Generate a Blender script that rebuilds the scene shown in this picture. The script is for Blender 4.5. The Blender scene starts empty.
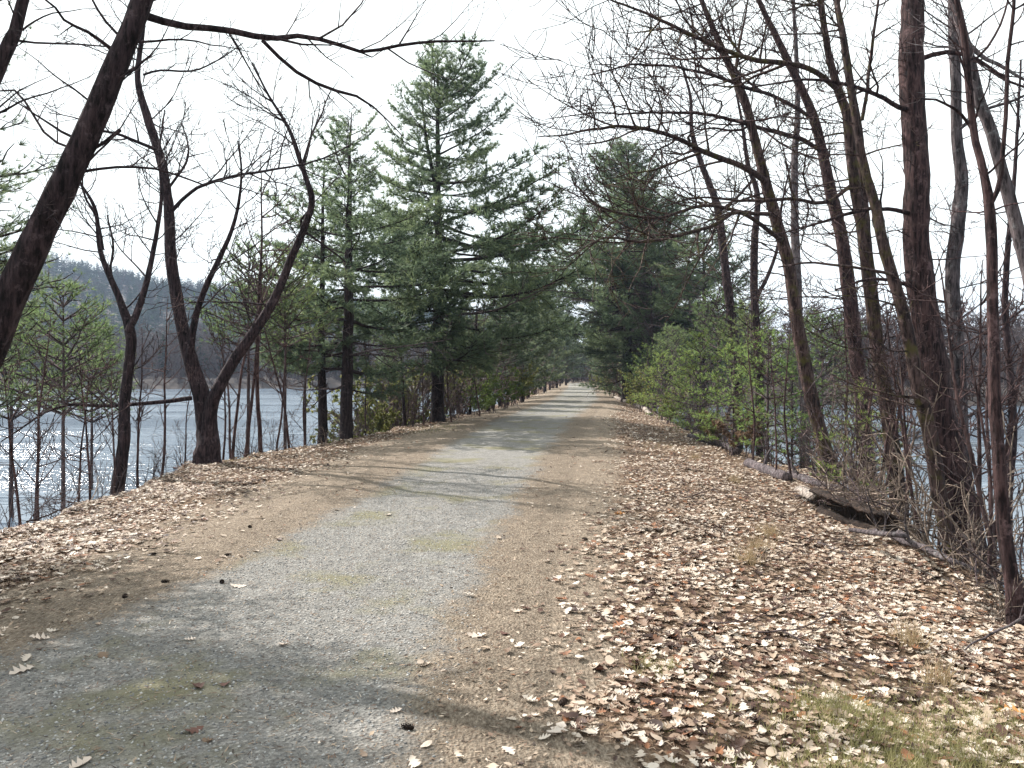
import bpy, math, random
import numpy as np
from mathutils import Vector, Matrix

R = math.radians
scene = bpy.context.scene
COL = scene.collection
rng = np.random.default_rng(7)

# ------------------------------------------------------------------ camera, world, sun, exposure
F = 796.0            # focal length in pixels of the 1024 px wide picture
HOR = 375.0          # row of the horizon
EYE = 1.6
cam_data = bpy.data.cameras.new("camera")
cam_data.sensor_width = 36.0
cam_data.lens = 36.0 * F / 1024.0
cam_data.shift_y = -(384.0 - HOR) / 1024.0
cam_data.clip_start = 0.05
cam_data.clip_end = 6000.0
cam = bpy.data.objects.new("camera", cam_data)
COL.objects.link(cam)
cam.location = (0, 0, EYE)
cam.rotation_euler = (R(90), 0, 0)
scene.camera = cam

SUN_EL = R(43)
SUN_AZ = R(-50)      # measured from +Y (ahead) towards +X; the sun stands ahead and to the left
sun_dir = Vector((math.sin(SUN_AZ) * math.cos(SUN_EL), math.cos(SUN_AZ) * math.cos(SUN_EL), math.sin(SUN_EL)))
sd = bpy.data.lights.new("sun", 'SUN')
sd.energy = 5.0
sd.angle = R(0.6)
sd.color = (1.0, 0.95, 0.89)
sun = bpy.data.objects.new("sun", sd)
COL.objects.link(sun)
sun.rotation_euler = (-sun_dir).to_track_quat('-Z', 'Y').to_euler()

world = bpy.data.worlds.new("World")
scene.world = world
world.use_nodes = True
wn, wl = world.node_tree.nodes, world.node_tree.links
wn.clear()
w_out = wn.new('ShaderNodeOutputWorld')
w_bg = wn.new('ShaderNodeBackground')
w_bg.inputs['Strength'].default_value = 0.1
sky = wn.new('ShaderNodeTexSky')
sky.sky_type = 'NISHITA'
sky.sun_disc = False
sky.sun_elevation = SUN_EL
sky.sun_rotation = SUN_AZ
sky.air_density = 1.0
sky.dust_density = 3.0
# thin bright cloud over most of the sky
w_tc = wn.new('ShaderNodeTexCoord')
w_no = wn.new('ShaderNodeTexNoise')
w_no.inputs['Scale'].default_value = 2.2
w_no.inputs['Detail'].default_value = 5
w_rp = wn.new('ShaderNodeValToRGB')
w_rp.color_ramp.elements[0].position = 0.30
w_rp.color_ramp.elements[0].color = (0.8, 0.8, 0.8, 1)
w_rp.color_ramp.elements[1].position = 0.55
w_mix = wn.new('ShaderNodeMixRGB')
# the cloud is brightest round the hidden sun and dims on the far side of the sky
w_dot = wn.new('ShaderNodeVectorMath')
w_dot.operation = 'DOT_PRODUCT'
w_dot.inputs[1].default_value = sun_dir
w_cl = wn.new('ShaderNodeMapRange')
w_cl.interpolation_type = 'SMOOTHSTEP'
w_cl.inputs['From Min'].default_value = -0.5
w_cl.inputs['From Max'].default_value = 0.12
w_cl.inputs['To Min'].default_value = 1.2
w_cl.inputs['To Max'].default_value = 8.6
w_tint = wn.new('ShaderNodeVectorMath')
w_tint.operation = 'SCALE'
w_tint.inputs[0].default_value = (0.94, 1.0, 0.99)
wl.new(w_tc.outputs['Generated'], w_dot.inputs[0])
wl.new(w_dot.outputs['Value'], w_cl.inputs['Value'])
wl.new(w_cl.outputs['Result'], w_tint.inputs['Scale'])
wl.new(w_tint.outputs['Vector'], w_mix.inputs[2])
wl.new(w_tc.outputs['Generated'], w_no.inputs['Vector'])
wl.new(w_no.outputs['Fac'], w_rp.inputs['Fac'])
wl.new(w_rp.outputs['Color'], w_mix.inputs[0])
wl.new(sky.outputs['Color'], w_mix.inputs[1])
wl.new(w_mix.outputs['Color'], w_bg.inputs['Color'])
wl.new(w_bg.outputs['Background'], w_out.inputs['Surface'])

scene.view_settings.view_transform = 'Standard'
scene.view_settings.look = 'None'
scene.view_settings.gamma = 1.0
scene.view_settings.use_curve_mapping = False
scene.view_settings.exposure = 1.02
scene.render.engine = 'CYCLES'
scene.cycles.use_denoising = True
scene.cycles.max_bounces = 6
scene.cycles.diffuse_bounces = 3
scene.cycles.glossy_bounces = 2
scene.cycles.transmission_bounces = 3
scene.cycles.transparent_max_bounces = 6
scene.cycles.volume_bounces = 0
scene.cycles.caustics_reflective = False
scene.cycles.caustics_refractive = False

# ------------------------------------------------------------------ lie of the land
_YC = [-40, 3.2, 4.5, 5.7, 10.2, 17, 28, 51, 98, 127, 160, 300, 2000]
_CX = [-3.2, -1.76, -1.64, -1.44, -0.95, -0.38, 0.72, 4.05, 8.5, 10.7, 13.0, 20.0, 60.0]
_HW = [1.32, 1.32, 1.26, 1.10, 1.04, 1.2, 1.4, 1.55, 1.7, 1.7, 1.7, 1.7, 1.7]
_YE = [-40, 0, 5.7, 8, 11, 16, 21, 25, 42, 60, 110, 400]
_ER = [4.6, 4.8, 5.15, 5.6, 6.1, 6.1, 5.8, 5.4, 4.5, 4.6, 6.0, 9.0]
_EL = [4.3, 4.4, 4.6, 4.8, 5.0, 5.7, 4.9, 4.3, 4.1, 4.6, 6.0, 9.0]
WATER = -1.7


def cx(y): return np.interp(y, _YC, _CX)
def half_width(y): return np.interp(y, _YC, _HW)
def edge_right(y): return np.interp(y, _YE, _ER)
def edge_left(y): return np.interp(y, _YE, _EL)


def sm(a, b, x):
    t = np.clip((x - a) / (b - a), 0, 1)
    return t * t * (3 - 2 * t)


def wob(x, y):
    return (np.sin(x * 1.9 + y * 0.7) * np.sin(y * 1.3 - x * 0.6) * 0.5 + np.sin(x * 4.3 - y * 2.9 + 1) * 0.25
            + np.sin(x * 0.8 + 2.0 - y * 3.7) * 0.25)


def height(x, y):
    x = np.asarray(x, float); y = np.asarray(y, float)
    d = x - cx(y)
    e = np.where(d > 0, edge_right(y), edge_left(y)) + 0.35 * wob(x * 0 + 3, y * 0.8)
    a = np.abs(d)
    hw = half_width(y)
    drop = np.clip(a - e, 0, None)
    h = np.where(d > 0, -0.30, -0.18) * sm(hw + 0.6, e, a) * (a > hw) - np.minimum(drop * 0.72 + 0.25 * sm(0, 1.0, drop), 4.0)
    lit = sm(hw + 0.5, hw + 2.2, a)
    h = h + lit * (0.045 * wob(x, y) + 0.02 * wob(x * 3.1 + 5, y * 2.7))
    h = h - 0.012 * np.exp(-((a - 0.55) / 0.3) ** 2)               # shallow wheel ruts
    h = np.maximum(h, -3.6)
    # far shores
    yl = 205 + 14 * np.sin(x * 0.021) + 6 * np.sin(x * 0.09) + np.clip(x + 30, 0, 40) * -1.2
    yr = 80 + 6 * np.sin(x * 0.06) + 0.18 * np.clip(x - 20, 0, 400)
    far_l = WATER + (y - yl) * 0.5
    ridge = np.interp(x / 640.0 * F + 512, [-900, -400, -100, 60, 160, 300, 420, 600], [48, 58, 73, 77, 59, 50, 38, 16])
    far_l = np.minimum(far_l, 0.6 + 0.02 * (y - yl) + ridge * sm(250, 640, y) + 0 * x)
    far_l = np.where(y > yl, far_l, WATER + (y - yl) * 0.3)
    far_r = np.where(y > yr, np.minimum(WATER + (y - yr) * 0.5, 0.2 + 0.012 * (y - yr)), WATER + (y - yr) * 0.3)
    west = WATER + (-420 - x) * 0.12
    east = WATER + (x - 260) * 0.12
    far = np.where(d < 0, np.maximum(far_l, np.minimum(west, 20)), np.maximum(far_r, np.minimum(east, 20)))
    far = np.where(a < 12, np.where(y > 100, np.minimum(far, 0.0), far), far)
    h = np.where(a > e, np.maximum(h, far), h)
    return h


def gz(x, y): return float(height(x, y))


def at(px, py, Y):
    """a picture point at its true distance Y ahead of the camera"""
    return np.array([(px - 512.0) / F * Y, Y, EYE + (HOR - py) / F * Y])


# ------------------------------------------------------------------ node helpers
def new_mat(name):
    m = bpy.data.materials.new(name)
    m.use_nodes = True
    nt = m.node_tree
    b = nt.nodes['Principled BSDF']
    b.inputs['Roughness'].default_value = 0.9
    b.inputs['Specular IOR Level'].default_value = 0.2
    return m, nt.nodes, nt.links, b


def ramp(nodes, stops):
    r = nodes.new('ShaderNodeValToRGB')
    el = r.color_ramp.elements
    while len(el) < len(stops):
        el.new(0.5)
    for e, (p, c) in zip(el, stops):
        e.position = p
        e.color = (*c, 1)
    return r


def noise(nodes, links, vec, scale, detail=4, rough=0.6):
    n = nodes.new('ShaderNodeTexNoise')
    n.inputs['Scale'].default_value = scale
    n.inputs['Detail'].default_value = detail
    n.inputs['Roughness'].default_value = rough
    if vec is not None:
        links.new(vec, n.inputs['Vector'])
    return n


def mixc(nodes, links, fac, a, b, mode='MIX'):
    m = nodes.new('ShaderNodeMixRGB')
    m.blend_type = mode
    for i, v in ((0, fac), (1, a), (2, b)):
        if hasattr(v, 'links') or hasattr(v, 'is_linked'):
            links.new(v, m.inputs[i])
        elif isinstance(v, (int, float)):
            m.inputs[i].default_value = v
        else:
            m.inputs[i].default_value = (*v, 1)
    return m.outputs[0]


def math_node(nodes, links, op, a, b=None, clamp=False):
    m = nodes.new('ShaderNodeMath')
    m.operation = op
    m.use_clamp = clamp
    for i, v in ((0, a), (1, b)):
        if v is None: continue
        if isinstance(v, (int, float)): m.inputs[i].default_value = v
        else: links.new(v, m.inputs[i])
    return m.outputs[0]


def bump(nodes, links, bsdf, h, strength, dist):
    bn = nodes.new('ShaderNodeBump')
    bn.inputs['Strength'].default_value = strength
    bn.inputs['Distance'].default_value = dist
    links.new(h, bn.inputs['Height'])
    links.new(bn.outputs['Normal'], bsdf.inputs['Normal'])


def bark_mat(name, dark, light, moss=None):
    m, n, l, b = new_mat(name)
    geo = n.new('ShaderNodeNewGeometry')
    mp = n.new('ShaderNodeMapping')
    mp.inputs['Scale'].default_value = (1, 1, 0.16)
    l.new(geo.outputs['Position'], mp.inputs['Vector'])
    n1 = noise(n, l, mp.outputs['Vector'], 26, 6, 0.7)
    n2 = noise(n, l, geo.outputs['Position'], 3.0, 4)
    r1 = ramp(n, [(0.40, dark), (0.60, light)])
    l.new(n1.outputs['Fac'], r1.inputs['Fac'])
    c = r1.outputs['Color']
    r2 = ramp(n, [(0.3, (0.6, 0.6, 0.6)), (0.7, (1.3, 1.25, 1.2))])
    l.new(n2.outputs['Fac'], r2.inputs['Fac'])
    c = mixc(n, l, 1.0, c, r2.outputs['Color'], 'MULTIPLY')
    n4 = noise(n, l, geo.outputs['Position'], 8.0, 6, 0.75)
    r4 = ramp(n, [(0.56, (0, 0, 0)), (0.66, (0.55, 0.55, 0.55))])
    l.new(n4.outputs['Fac'], r4.inputs['Fac'])
    c = mixc(n, l, r4.outputs['Color'], c, tuple(min(0.3, v * 2.2 + 0.02) for v in light))
    if moss:
        n3 = noise(n, l, geo.outputs['Position'], 5.0, 5)
        r3 = ramp(n, [(0.52, (0, 0, 0)), (0.68, (0.8, 0.8, 0.8))])
        l.new(n3.outputs['Fac'], r3.inputs['Fac'])
        c = mixc(n, l, r3.outputs['Color'], c, moss)
    oi = n.new('ShaderNodeObjectInfo')
    hsv = n.new('ShaderNodeHueSaturation')
    v = math_node(n, l, 'MULTIPLY_ADD', oi.outputs['Random'], 0.35)
    v.node.inputs[2].default_value = 0.82
    l.new(v, hsv.inputs['Value'])
    l.new(c, hsv.inputs['Color'])
    l.new(hsv.outputs['Color'], b.inputs['Base Color'])
    bump(n, l, b, n1.outputs['Fac'], 1.0, 0.045)
    return m


def leaf_mat(name, stops, trans=0.3, per_object=False):
    m, n, l, b = new_mat(name)
    geo = n.new('ShaderNodeNewGeometry')
    r = ramp(n, stops)
    if per_object:
        oi = n.new('ShaderNodeObjectInfo')
        f = math_node(n, l, 'MULTIPLY', geo.outputs['Random Per Island'], 0.6)
        f2 = math_node(n, l, 'MULTIPLY', oi.outputs['Random'], 0.4)
        l.new(math_node(n, l, 'ADD', f, f2), r.inputs['Fac'])
    else:
        l.new(geo.outputs['Random Per Island'], r.inputs['Fac'])
    l.new(r.outputs['Color'], b.inputs['Base Color'])
    b.inputs['Roughness'].default_value = 0.6
    b.inputs['Specular IOR Level'].default_value = 0.3
    tr = n.new('ShaderNodeBsdfTranslucent')
    l.new(r.outputs['Color'], tr.inputs['Color'])
    mx = n.new('ShaderNodeMixShader')
    mx.inputs[0].default_value = trans
    l.new(b.outputs[0], mx.inputs[1])
    l.new(tr.outputs[0], mx.inputs[2])
    l.new(mx.outputs[0], n['Material Output'].inputs['Surface'])
    return m


M = {}
M['bark_dark'] = bark_mat('dark_bark', (0.0099, 0.0066, 0.0079), (0.0674, 0.0452, 0.0497))
M['bark_brown'] = bark_mat('brown_bark', (0.0120, 0.0070, 0.0080), (0.0928, 0.0551, 0.0551))
M['bark_moss'] = bark_mat('mossy_bark', (0.0186, 0.0120, 0.0119), (0.1124, 0.0739, 0.0689), (0.095, 0.085, 0.022))
M['bark_grey'] = bark_mat('grey_bark', (0.0310, 0.0258, 0.0277), (0.1618, 0.1348, 0.1436))
M['pine_bark'] = bark_mat('pine_bark', (0.0112, 0.0084, 0.0099), (0.0527, 0.0384, 0.0396))
M['twig'] = bark_mat('twig_bark', (0.045, 0.033, 0.036), (0.16, 0.12, 0.122))
M['red_bark'] = bark_mat('reddish_bark', (0.03, 0.018, 0.019), (0.13, 0.082, 0.08))
M['under_twig'] = bark_mat('undergrowth_twigs', (0.075, 0.055, 0.055), (0.22, 0.165, 0.155))
M['pale_twig'] = bark_mat('pale_twig', (0.14, 0.105, 0.085), (0.36, 0.29, 0.24))
M['deadwood'] = bark_mat('deadwood', (0.14, 0.115, 0.10), (0.46, 0.41, 0.37))
M['rotwood'] = bark_mat('rotten_wood', (0.012, 0.009, 0.008), (0.06, 0.042, 0.034))
M['needle'] = leaf_mat('pine_needles', [(0.0, (0.07, 0.105, 0.075)), (0.5, (0.145, 0.195, 0.115)), (1.0, (0.26, 0.305, 0.14))], 0.54, True)
M['needle_blue'] = leaf_mat('bluish_pine_needles', [(0.0, (0.08, 0.11, 0.08)), (0.5, (0.155, 0.195, 0.12)), (1.0, (0.26, 0.29, 0.14))], 0.56, True)
M['needle_young'] = leaf_mat('young_pine_needles', [(0.0, (0.09, 0.165, 0.065)), (0.5, (0.20, 0.30, 0.095)), (1.0, (0.38, 0.40, 0.11))], 0.6, True)
M['needle_soft'] = leaf_mat('soft_pine_needles', [(0.0, (0.085, 0.135, 0.06)), (0.5, (0.175, 0.24, 0.10)), (1.0, (0.31, 0.35, 0.13))], 0.58, True)
M['needle_dead'] = leaf_mat('browned_pine_needles', [(0.0, (0.06, 0.05, 0.045)), (1.0, (0.17, 0.13, 0.11))], 0.25)
M['green_leaf'] = leaf_mat('young_green_leaves', [(0.0, (0.07, 0.11, 0.03)), (1.0, (0.20, 0.26, 0.07))], 0.45)
M['yellow_leaf'] = leaf_mat('olive_leaves', [(0.0, (0.12, 0.14, 0.05)), (0.7, (0.23, 0.25, 0.08)), (1.0, (0.28, 0.24, 0.09))], 0.5)
M['brown_leaf'] = leaf_mat('clinging_brown_leaves', [(0.0, (0.13, 0.08, 0.055)), (1.0, (0.30, 0.21, 0.14))], 0.35)
M['litter'] = leaf_mat('dry_oak_leaves', [
    (0.0, (0.035, 0.018, 0.013)), (0.16, (0.10, 0.050, 0.034)), (0.20, (0.30, 0.13, 0.06)), (0.23, (0.15, 0.088, 0.060)), (0.38, (0.25, 0.172, 0.122)), (0.56, (0.37, 0.285, 0.212)),
    (0.74, (0.51, 0.425, 0.345)), (1.0, (0.62, 0.545, 0.465))], 0.15)
_n, _l = M['litter'].node_tree.nodes, M['litter'].node_tree.links
_geo = next(q for q in _n if q.type == 'NEW_GEOMETRY')
_rmp = next(q for q in _n if q.type == 'VALTORGB')
_nz = noise(_n, _l, _geo.outputs['Position'], 1.3, 3, 0.6)
_a = math_node(_n, _l, 'MULTIPLY_ADD', _nz.outputs['Fac'], 0.9); _a.node.inputs[2].default_value = -0.46
_b = math_node(_n, _l, 'ADD', _geo.outputs['Random Per Island'], _a, True)
_l.new(_b, _rmp.inputs['Fac'])
M['pale_leaf'] = leaf_mat('pale_oak_leaf', [(0.0, (0.48, 0.39, 0.32)), (1.0, (0.62, 0.54, 0.47))], 0.15, True)
M['orange_leaf'] = leaf_mat('orange_oak_leaf', [(0.0, (0.30, 0.13, 0.04)), (1.0, (0.48, 0.22, 0.06))], 0.15, True)
M['dark_leaf'] = leaf_mat('dark_oak_leaf', [(0.0, (0.05, 0.022, 0.018)), (1.0, (0.14, 0.06, 0.04))], 0.1, True)
M['crumbs'] = leaf_mat('needle_and_leaf_crumbs', [(0.0, (0.035, 0.022, 0.015)), (0.5, (0.17, 0.105, 0.07)), (0.85, (0.36, 0.27, 0.19)), (1.0, (0.58, 0.49, 0.40))], 0.15)
M['grass'] = leaf_mat('short_grass', [(0.0, (0.17, 0.17, 0.06)), (0.6, (0.32, 0.30, 0.13)), (1.0, (0.46, 0.40, 0.25))], 0.35)
M['dry_grass'] = leaf_mat('dead_grass', [(0.0, (0.26, 0.19, 0.11)), (1.0, (0.46, 0.36, 0.22))], 0.3)
M['far_bare'] = leaf_mat('far_bare_twigs', [(0.0, (0.05, 0.039, 0.04)), (1.0, (0.14, 0.108, 0.10))], 0.1)
M['hill_bare'] = leaf_mat('hill_bare_twigs', [(0.0, (0.035, 0.028, 0.03)), (1.0, (0.085, 0.066, 0.064))], 0.1)
M['far_pine'] = leaf_mat('far_pine_needles', [(0.0, (0.02, 0.036, 0.026)), (1.0, (0.045, 0.075, 0.042))], 0.2)


for k_ in ('far_bare', 'hill_bare', 'far_pine'):
    M[k_].node_tree.nodes['Principled BSDF'].inputs['Specular IOR Level'].default_value = 0.0
    M[k_].node_tree.nodes['Principled BSDF'].inputs['Roughness'].default_value = 1.0


def soil_nodes(n, l, b, with_path):
    """bare earth, litter soil and (on the path sheet) crushed stone; the shares come from the mesh's own attributes"""
    geo = n.new('ShaderNodeNewGeometry')
    P = geo.outputs['Position']
    fine = noise(n, l, P, 55, 5, 0.75)
    mid = noise(n, l, P, 5.5, 5, 0.65)
    big = noise(n, l, P, 0.9, 4, 0.6)
    vor = n.new('ShaderNodeTexVoronoi')
    vor.inputs['Scale'].default_value = 60
    l.new(P, vor.inputs['Vector'])
    vor2 = n.new('ShaderNodeTexVoronoi')
    vor2.inputs['Scale'].default_value = 24
    l.new(P, vor2.inputs['Vector'])
    # bare earth strewn with needles
    mp = n.new('ShaderNodeMapping')
    mp.inputs['Scale'].default_value = (1.0, 0.35, 1.0)
    mp.inputs['Rotation'].default_value = (0, 0, 0.9)
    l.new(P, mp.inputs['Vector'])
    streak = noise(n, l, mp.outputs['Vector'], 70, 4, 0.7)
    re = ramp(n, [(0.3, (0.085, 0.062, 0.045)), (0.5, (0.21, 0.170, 0.130)), (0.72, (0.39, 0.33, 0.265))])
    l.new(streak.outputs['Fac'], re.inputs['Fac'])
    rm = ramp(n, [(0.3, (0.72, 0.70, 0.68)), (0.7, (1.2, 1.18, 1.15))])
    l.new(mid.outputs['Fac'], rm.inputs['Fac'])
    earth = mixc(n, l, 1.0, re.outputs['Color'], rm.outputs['Color'], 'MULTIPLY')
    h = streak.outputs['Fac']
    if with_path:
        at_ = n.new('ShaderNodeAttribute')
        at_.attribute_name = 'across'
        rg = ramp(n, [(0.0, (0.05, 0.049, 0.047)), (0.3, (0.17, 0.165, 0.157)), (0.7, (0.29, 0.281, 0.265)), (1.0, (0.60, 0.58, 0.545))])
        l.new(vor.outputs['Color'], rg.inputs['Fac'])
        rg2 = ramp(n, [(0.28, (0.07, 0.069, 0.066)), (0.5, (0.23, 0.223, 0.21)), (0.75, (0.48, 0.465, 0.44))])
        l.new(fine.outputs['Fac'], rg2.inputs['Fac'])
        stone = mixc(n, l, 0.5, rg.outputs['Color'], rg2.outputs['Color'])
        stone = mixc(n, l, 0.7, stone, rm.outputs['Color'], 'MULTIPLY')
        # earthy patches worn through the stone
        rp = ramp(n, [(0.51, (0, 0, 0)), (0.64, (0.85, 0.85, 0.85))])
        l.new(big.outputs['Fac'], rp.inputs['Fac'])
        stone = mixc(n, l, rp.outputs['Color'], stone, (0.205, 0.19, 0.115))
        m1 = math_node(n, l, 'MULTIPLY_ADD', mid.outputs['Fac'], 0.5)
        m1.node.inputs[2].default_value = -0.25
        m2 = math_node(n, l, 'MULTIPLY_ADD', big.outputs['Fac'], 0.7)
        m2.node.inputs[2].default_value = -0.35
        s = math_node(n, l, 'ADD', math_node(n, l, 'ADD', at_.outputs['Fac'], m1), m2)
        m3 = math_node(n, l, 'MULTIPLY_ADD', fine.outputs['Fac'], 0.5)
        m3.node.inputs[2].default_value = -0.25
        s = math_node(n, l, 'ADD', s, m3)
        rs = ramp(n, [(0.76, (0, 0, 0)), (1.04, (1, 1, 1))])
        l.new(s, rs.inputs['Fac'])
        col = mixc(n, l, rs.outputs['Color'], stone, earth)
        h = math_node(n, l, 'ADD', math_node(n, l, 'MULTIPLY', vor.outputs['Distance'], 0.9), fine.outputs['Fac'])
    else:
        at_ = n.new('ShaderNodeAttribute')
        at_.attribute_name = 'litter'
        rl = ramp(n, [(0.0, (0.035, 0.022, 0.015)), (0.35, (0.11, 0.07, 0.046)), (0.7, (0.22, 0.155, 0.105)), (1.0, (0.40, 0.31, 0.23))])
        l.new(vor2.outputs['Color'], rl.inputs['Fac'])
        rl2 = ramp(n, [(0.3, (0.5, 0.48, 0.46)), (0.7, (1.1, 1.05, 1.0))])
        l.new(fine.outputs['Fac'], rl2.inputs['Fac'])
        lit = mixc(n, l, 1.0, rl.outputs['Color'], rl2.outputs['Color'], 'MULTIPLY')
        m1 = math_node(n, l, 'MULTIPLY_ADD', mid.outputs['Fac'], 1.0)
        m1.node.inputs[2].default_value = -0.5
        s = math_node(n, l, 'ADD', at_.outputs['Fac'], m1)
        rs = ramp(n, [(0.35, (0, 0, 0)), (0.65, (1, 1, 1))])
        l.new(s, rs.inputs['Fac'])
        col = mixc(n, l, rs.outputs['Color'], earth, lit)
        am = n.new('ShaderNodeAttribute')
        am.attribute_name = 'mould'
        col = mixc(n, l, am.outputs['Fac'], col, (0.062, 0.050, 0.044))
        h = math_node(n, l, 'ADD', streak.outputs['Fac'], vor2.outputs['Distance'])
    l.new(col, b.inputs['Base Color'])
    b.inputs['Roughness'].default_value = 0.95
    bump(n, l, b, h, 1.0, 0.022)


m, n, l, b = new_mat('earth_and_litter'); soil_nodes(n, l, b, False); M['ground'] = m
m, n, l, b = new_mat('crushed_stone'); soil_nodes(n, l, b, True); M['path'] = m

m, n, l, b = new_mat('pond_water')
b.inputs['Base Color'].default_value = (0.085, 0.118, 0.16, 1)
b.inputs['Roughness'].default_value = 0.16
b.inputs['Specular IOR Level'].default_value = 0.5
b.inputs['IOR'].default_value = 1.33
geo = n.new('ShaderNodeNewGeometry')
mp = n.new('ShaderNodeMapping')
mp.inputs['Scale'].default_value = (0.35, 1.0, 1.0)
l.new(geo.outputs['Position'], mp.inputs['Vector'])
w1 = noise(n, l, mp.outputs['Vector'], 2.2, 4, 0.6)
mp2 = n.new('ShaderNodeMapping')
mp2.inputs['Scale'].default_value = (0.018, 0.11, 1.0)
l.new(geo.outputs['Position'], mp2.inputs['Vector'])
w2 = noise(n, l, mp2.outputs['Vector'], 1.0, 5, 0.6)
rw = ramp(n, [(0.46, (0.04, 0.04, 0.04)), (0.56, (1, 1, 1))])
l.new(w2.outputs['Fac'], rw.inputs['Fac'])
hh = math_node(n, l, 'MULTIPLY', w1.outputs['Fac'], rw.outputs['Color'])
bump(n, l, b, hh, 0.9, 0.26)
M['water'] = m


# ------------------------------------------------------------------ mesh builder
class MB:
    def __init__(self):
        self.V, self.T, self.Q, self.n = [], [], [], 0

    def add(self, V, T=None, Q=None):
        V = np.asarray(V, float)
        if T is not None and len(T): self.T.append(np.asarray(T) + self.n)
        if Q is not None and len(Q): self.Q.append(np.asarray(Q) + self.n)
        self.V.append(V); self.n += len(V)

    def tube(self, P, Rd, sides=5, lumps=0.0, cap=False, lrng=None, roots=0.0):
        P = np.asarray(P, float); Rd = np.asarray(Rd, float)
        n = len(P)
        T = np.gradient(P, axis=0)
        T /= np.linalg.norm(T, axis=1, keepdims=True) + 1e-9
        ref = np.eye(3)[np.argmin(np.abs(T.mean(0)))]
        A = np.cross(T, ref); A /= np.linalg.norm(A, axis=1, keepdims=True) + 1e-9
        B = np.cross(T, A)
        ang = np.arange(sides) * 2 * math.pi / sides
        r = np.repeat(Rd[:, None], sides, 1)
        if lumps:
            g = (lrng or rng)
            ph = g.uniform(0, 6.28, 4)
            s = np.arange(n)[:, None]
            r = r * (1 + lumps * (0.5 * np.sin(2 * ang[None] + ph[0] + s * 0.33) + 0.35 * np.sin(3 * ang[None] + ph[1] - s * 0.21)
                                  + 0.3 * np.sin(5 * ang[None] + ph[2] + s * 0.6)) + lumps * 0.35 * g.normal(0, 1, r.shape))
        if sides >= 16:                                            # furrows running up the bark
            g = (lrng or rng)
            dr = np.cumsum(g.normal(0, 0.10, n))[:, None]
            q = np.sin(7 * ang[None] + dr + g.uniform(0, 6)) * 0.5 + np.sin(11 * ang[None] - dr * 1.6 + g.uniform(0, 6)) * 0.5
            r = r * (1 + 0.045 * q + 0.02 * g.normal(0, 1, r.shape))
            if roots:                                              # buttress roots spreading at the foot
                sl = np.concatenate([[0], np.cumsum(np.linalg.norm(np.diff(P, axis=0), axis=1))])[:, None]
                lobe = np.clip(np.sin(ang[None] * 4 + g.uniform(0, 6)) * 0.6 + np.sin(ang[None] * 3 + g.uniform(0, 6)) * 0.6, -0.2, 1.2)
                r = r * (1 + roots * lobe * np.exp(-(sl / 0.38) ** 2))
        V = P[:, None] + r[..., None] * (np.cos(ang)[None, :, None] * A[:, None] + np.sin(ang)[None, :, None] * B[:, None])
        i = np.arange(n - 1)[:, None] * sides
        j = np.arange(sides)[None]
        k = (j + 1) % sides
        Q = np.stack([i + j, i + k, i + sides + k, i + sides + j], -1).reshape(-1, 4)
        V = V.reshape(-1, 3)
        Tt = None
        if cap:
            V = np.vstack([V, P[0], P[-1]])
            c0, c1 = n * sides, n * sides + 1
            jj = np.arange(sides); kk = (jj + 1) % sides
            Tt = np.vstack([np.stack([np.full(sides, c0), kk, jj], -1),
                            np.stack([np.full(sides, c1), (n - 1) * sides + jj, (n - 1) * sides + kk], -1)])
        self.add(V, Tt, Q)

    def merge(self, V, T, Q, mat4=None):
        if mat4 is not None:
            V = V @ mat4[:3, :3].T + mat4[:3, 3]
        self.add(V, T, Q)

    def arrays(self):
        V = np.vstack(self.V) if self.V else np.zeros((0, 3))
        T = np.vstack(self.T) if self.T else np.zeros((0, 3), int)
        Q = np.vstack(self.Q) if self.Q else np.zeros((0, 4), int)
        return V, T, Q

    def mesh(self, name, mat, smooth=True, offset=None):
        V, T, Q = self.arrays()
        if offset is not None: V = V - np.asarray(offset)
        me = bpy.data.meshes.new(name)
        me.vertices.add(len(V))
        me.vertices.foreach_set('co', V.astype(np.float32).ravel())
        nl = len(T) * 3 + len(Q) * 4
        me.loops.add(nl)
        me.loops.foreach_set('vertex_index', np.concatenate([T.ravel(), Q.ravel()]).astype(np.int32))
        me.polygons.add(len(T) + len(Q))
        me.polygons.foreach_set('loop_start', np.concatenate([np.arange(len(T)) * 3, len(T) * 3 + np.arange(len(Q)) * 4]).astype(np.int32))
        me.update(calc_edges=True)
        me.materials.append(mat)
        if smooth: me.polygons.foreach_set('use_smooth', np.ones(len(me.polygons), bool))
        return me

    def build(self, name, mat, parent=None, smooth=True, offset=None):
        return link(name, self.mesh(name, mat, smooth, offset), parent)


def link(name, data, parent=None):
    o = bpy.data.objects.new(name, data)
    COL.objects.link(o)
    if parent is not None: o.parent = parent
    return o


def tag(o, label=None, cat=None, group=None, kind=None):
    if label: o['label'] = label
    if cat: o['category'] = cat
    if group: o['group'] = group
    if kind: o['kind'] = kind
    return o


def thing(name, label, cat, loc, group=None):
    o = bpy.data.objects.new(name, None)
    o.empty_display_size = 0.2
    COL.objects.link(o)
    o.location = loc
    return tag(o, label, cat, group)


def copy_tree(o, parent=None):
    c = o.copy()
    COL.objects.link(c)
    if parent is not None: c.parent = parent
    for ch in list(o.children):
        copy_tree(ch, c)
    return c


# ------------------------------------------------------------------ the setting
def lines(fine_lo, fine_hi, step, lo, hi, growth):
    a = list(np.arange(fine_lo, fine_hi, step))
    s, v = step, a[-1]
    while v < hi:
        s *= growth; v += s; a.append(v)
    s, v = step, a[0]
    while v > lo:
        s *= growth; v -= s; a.insert(0, v)
    return np.array(a)


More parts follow.
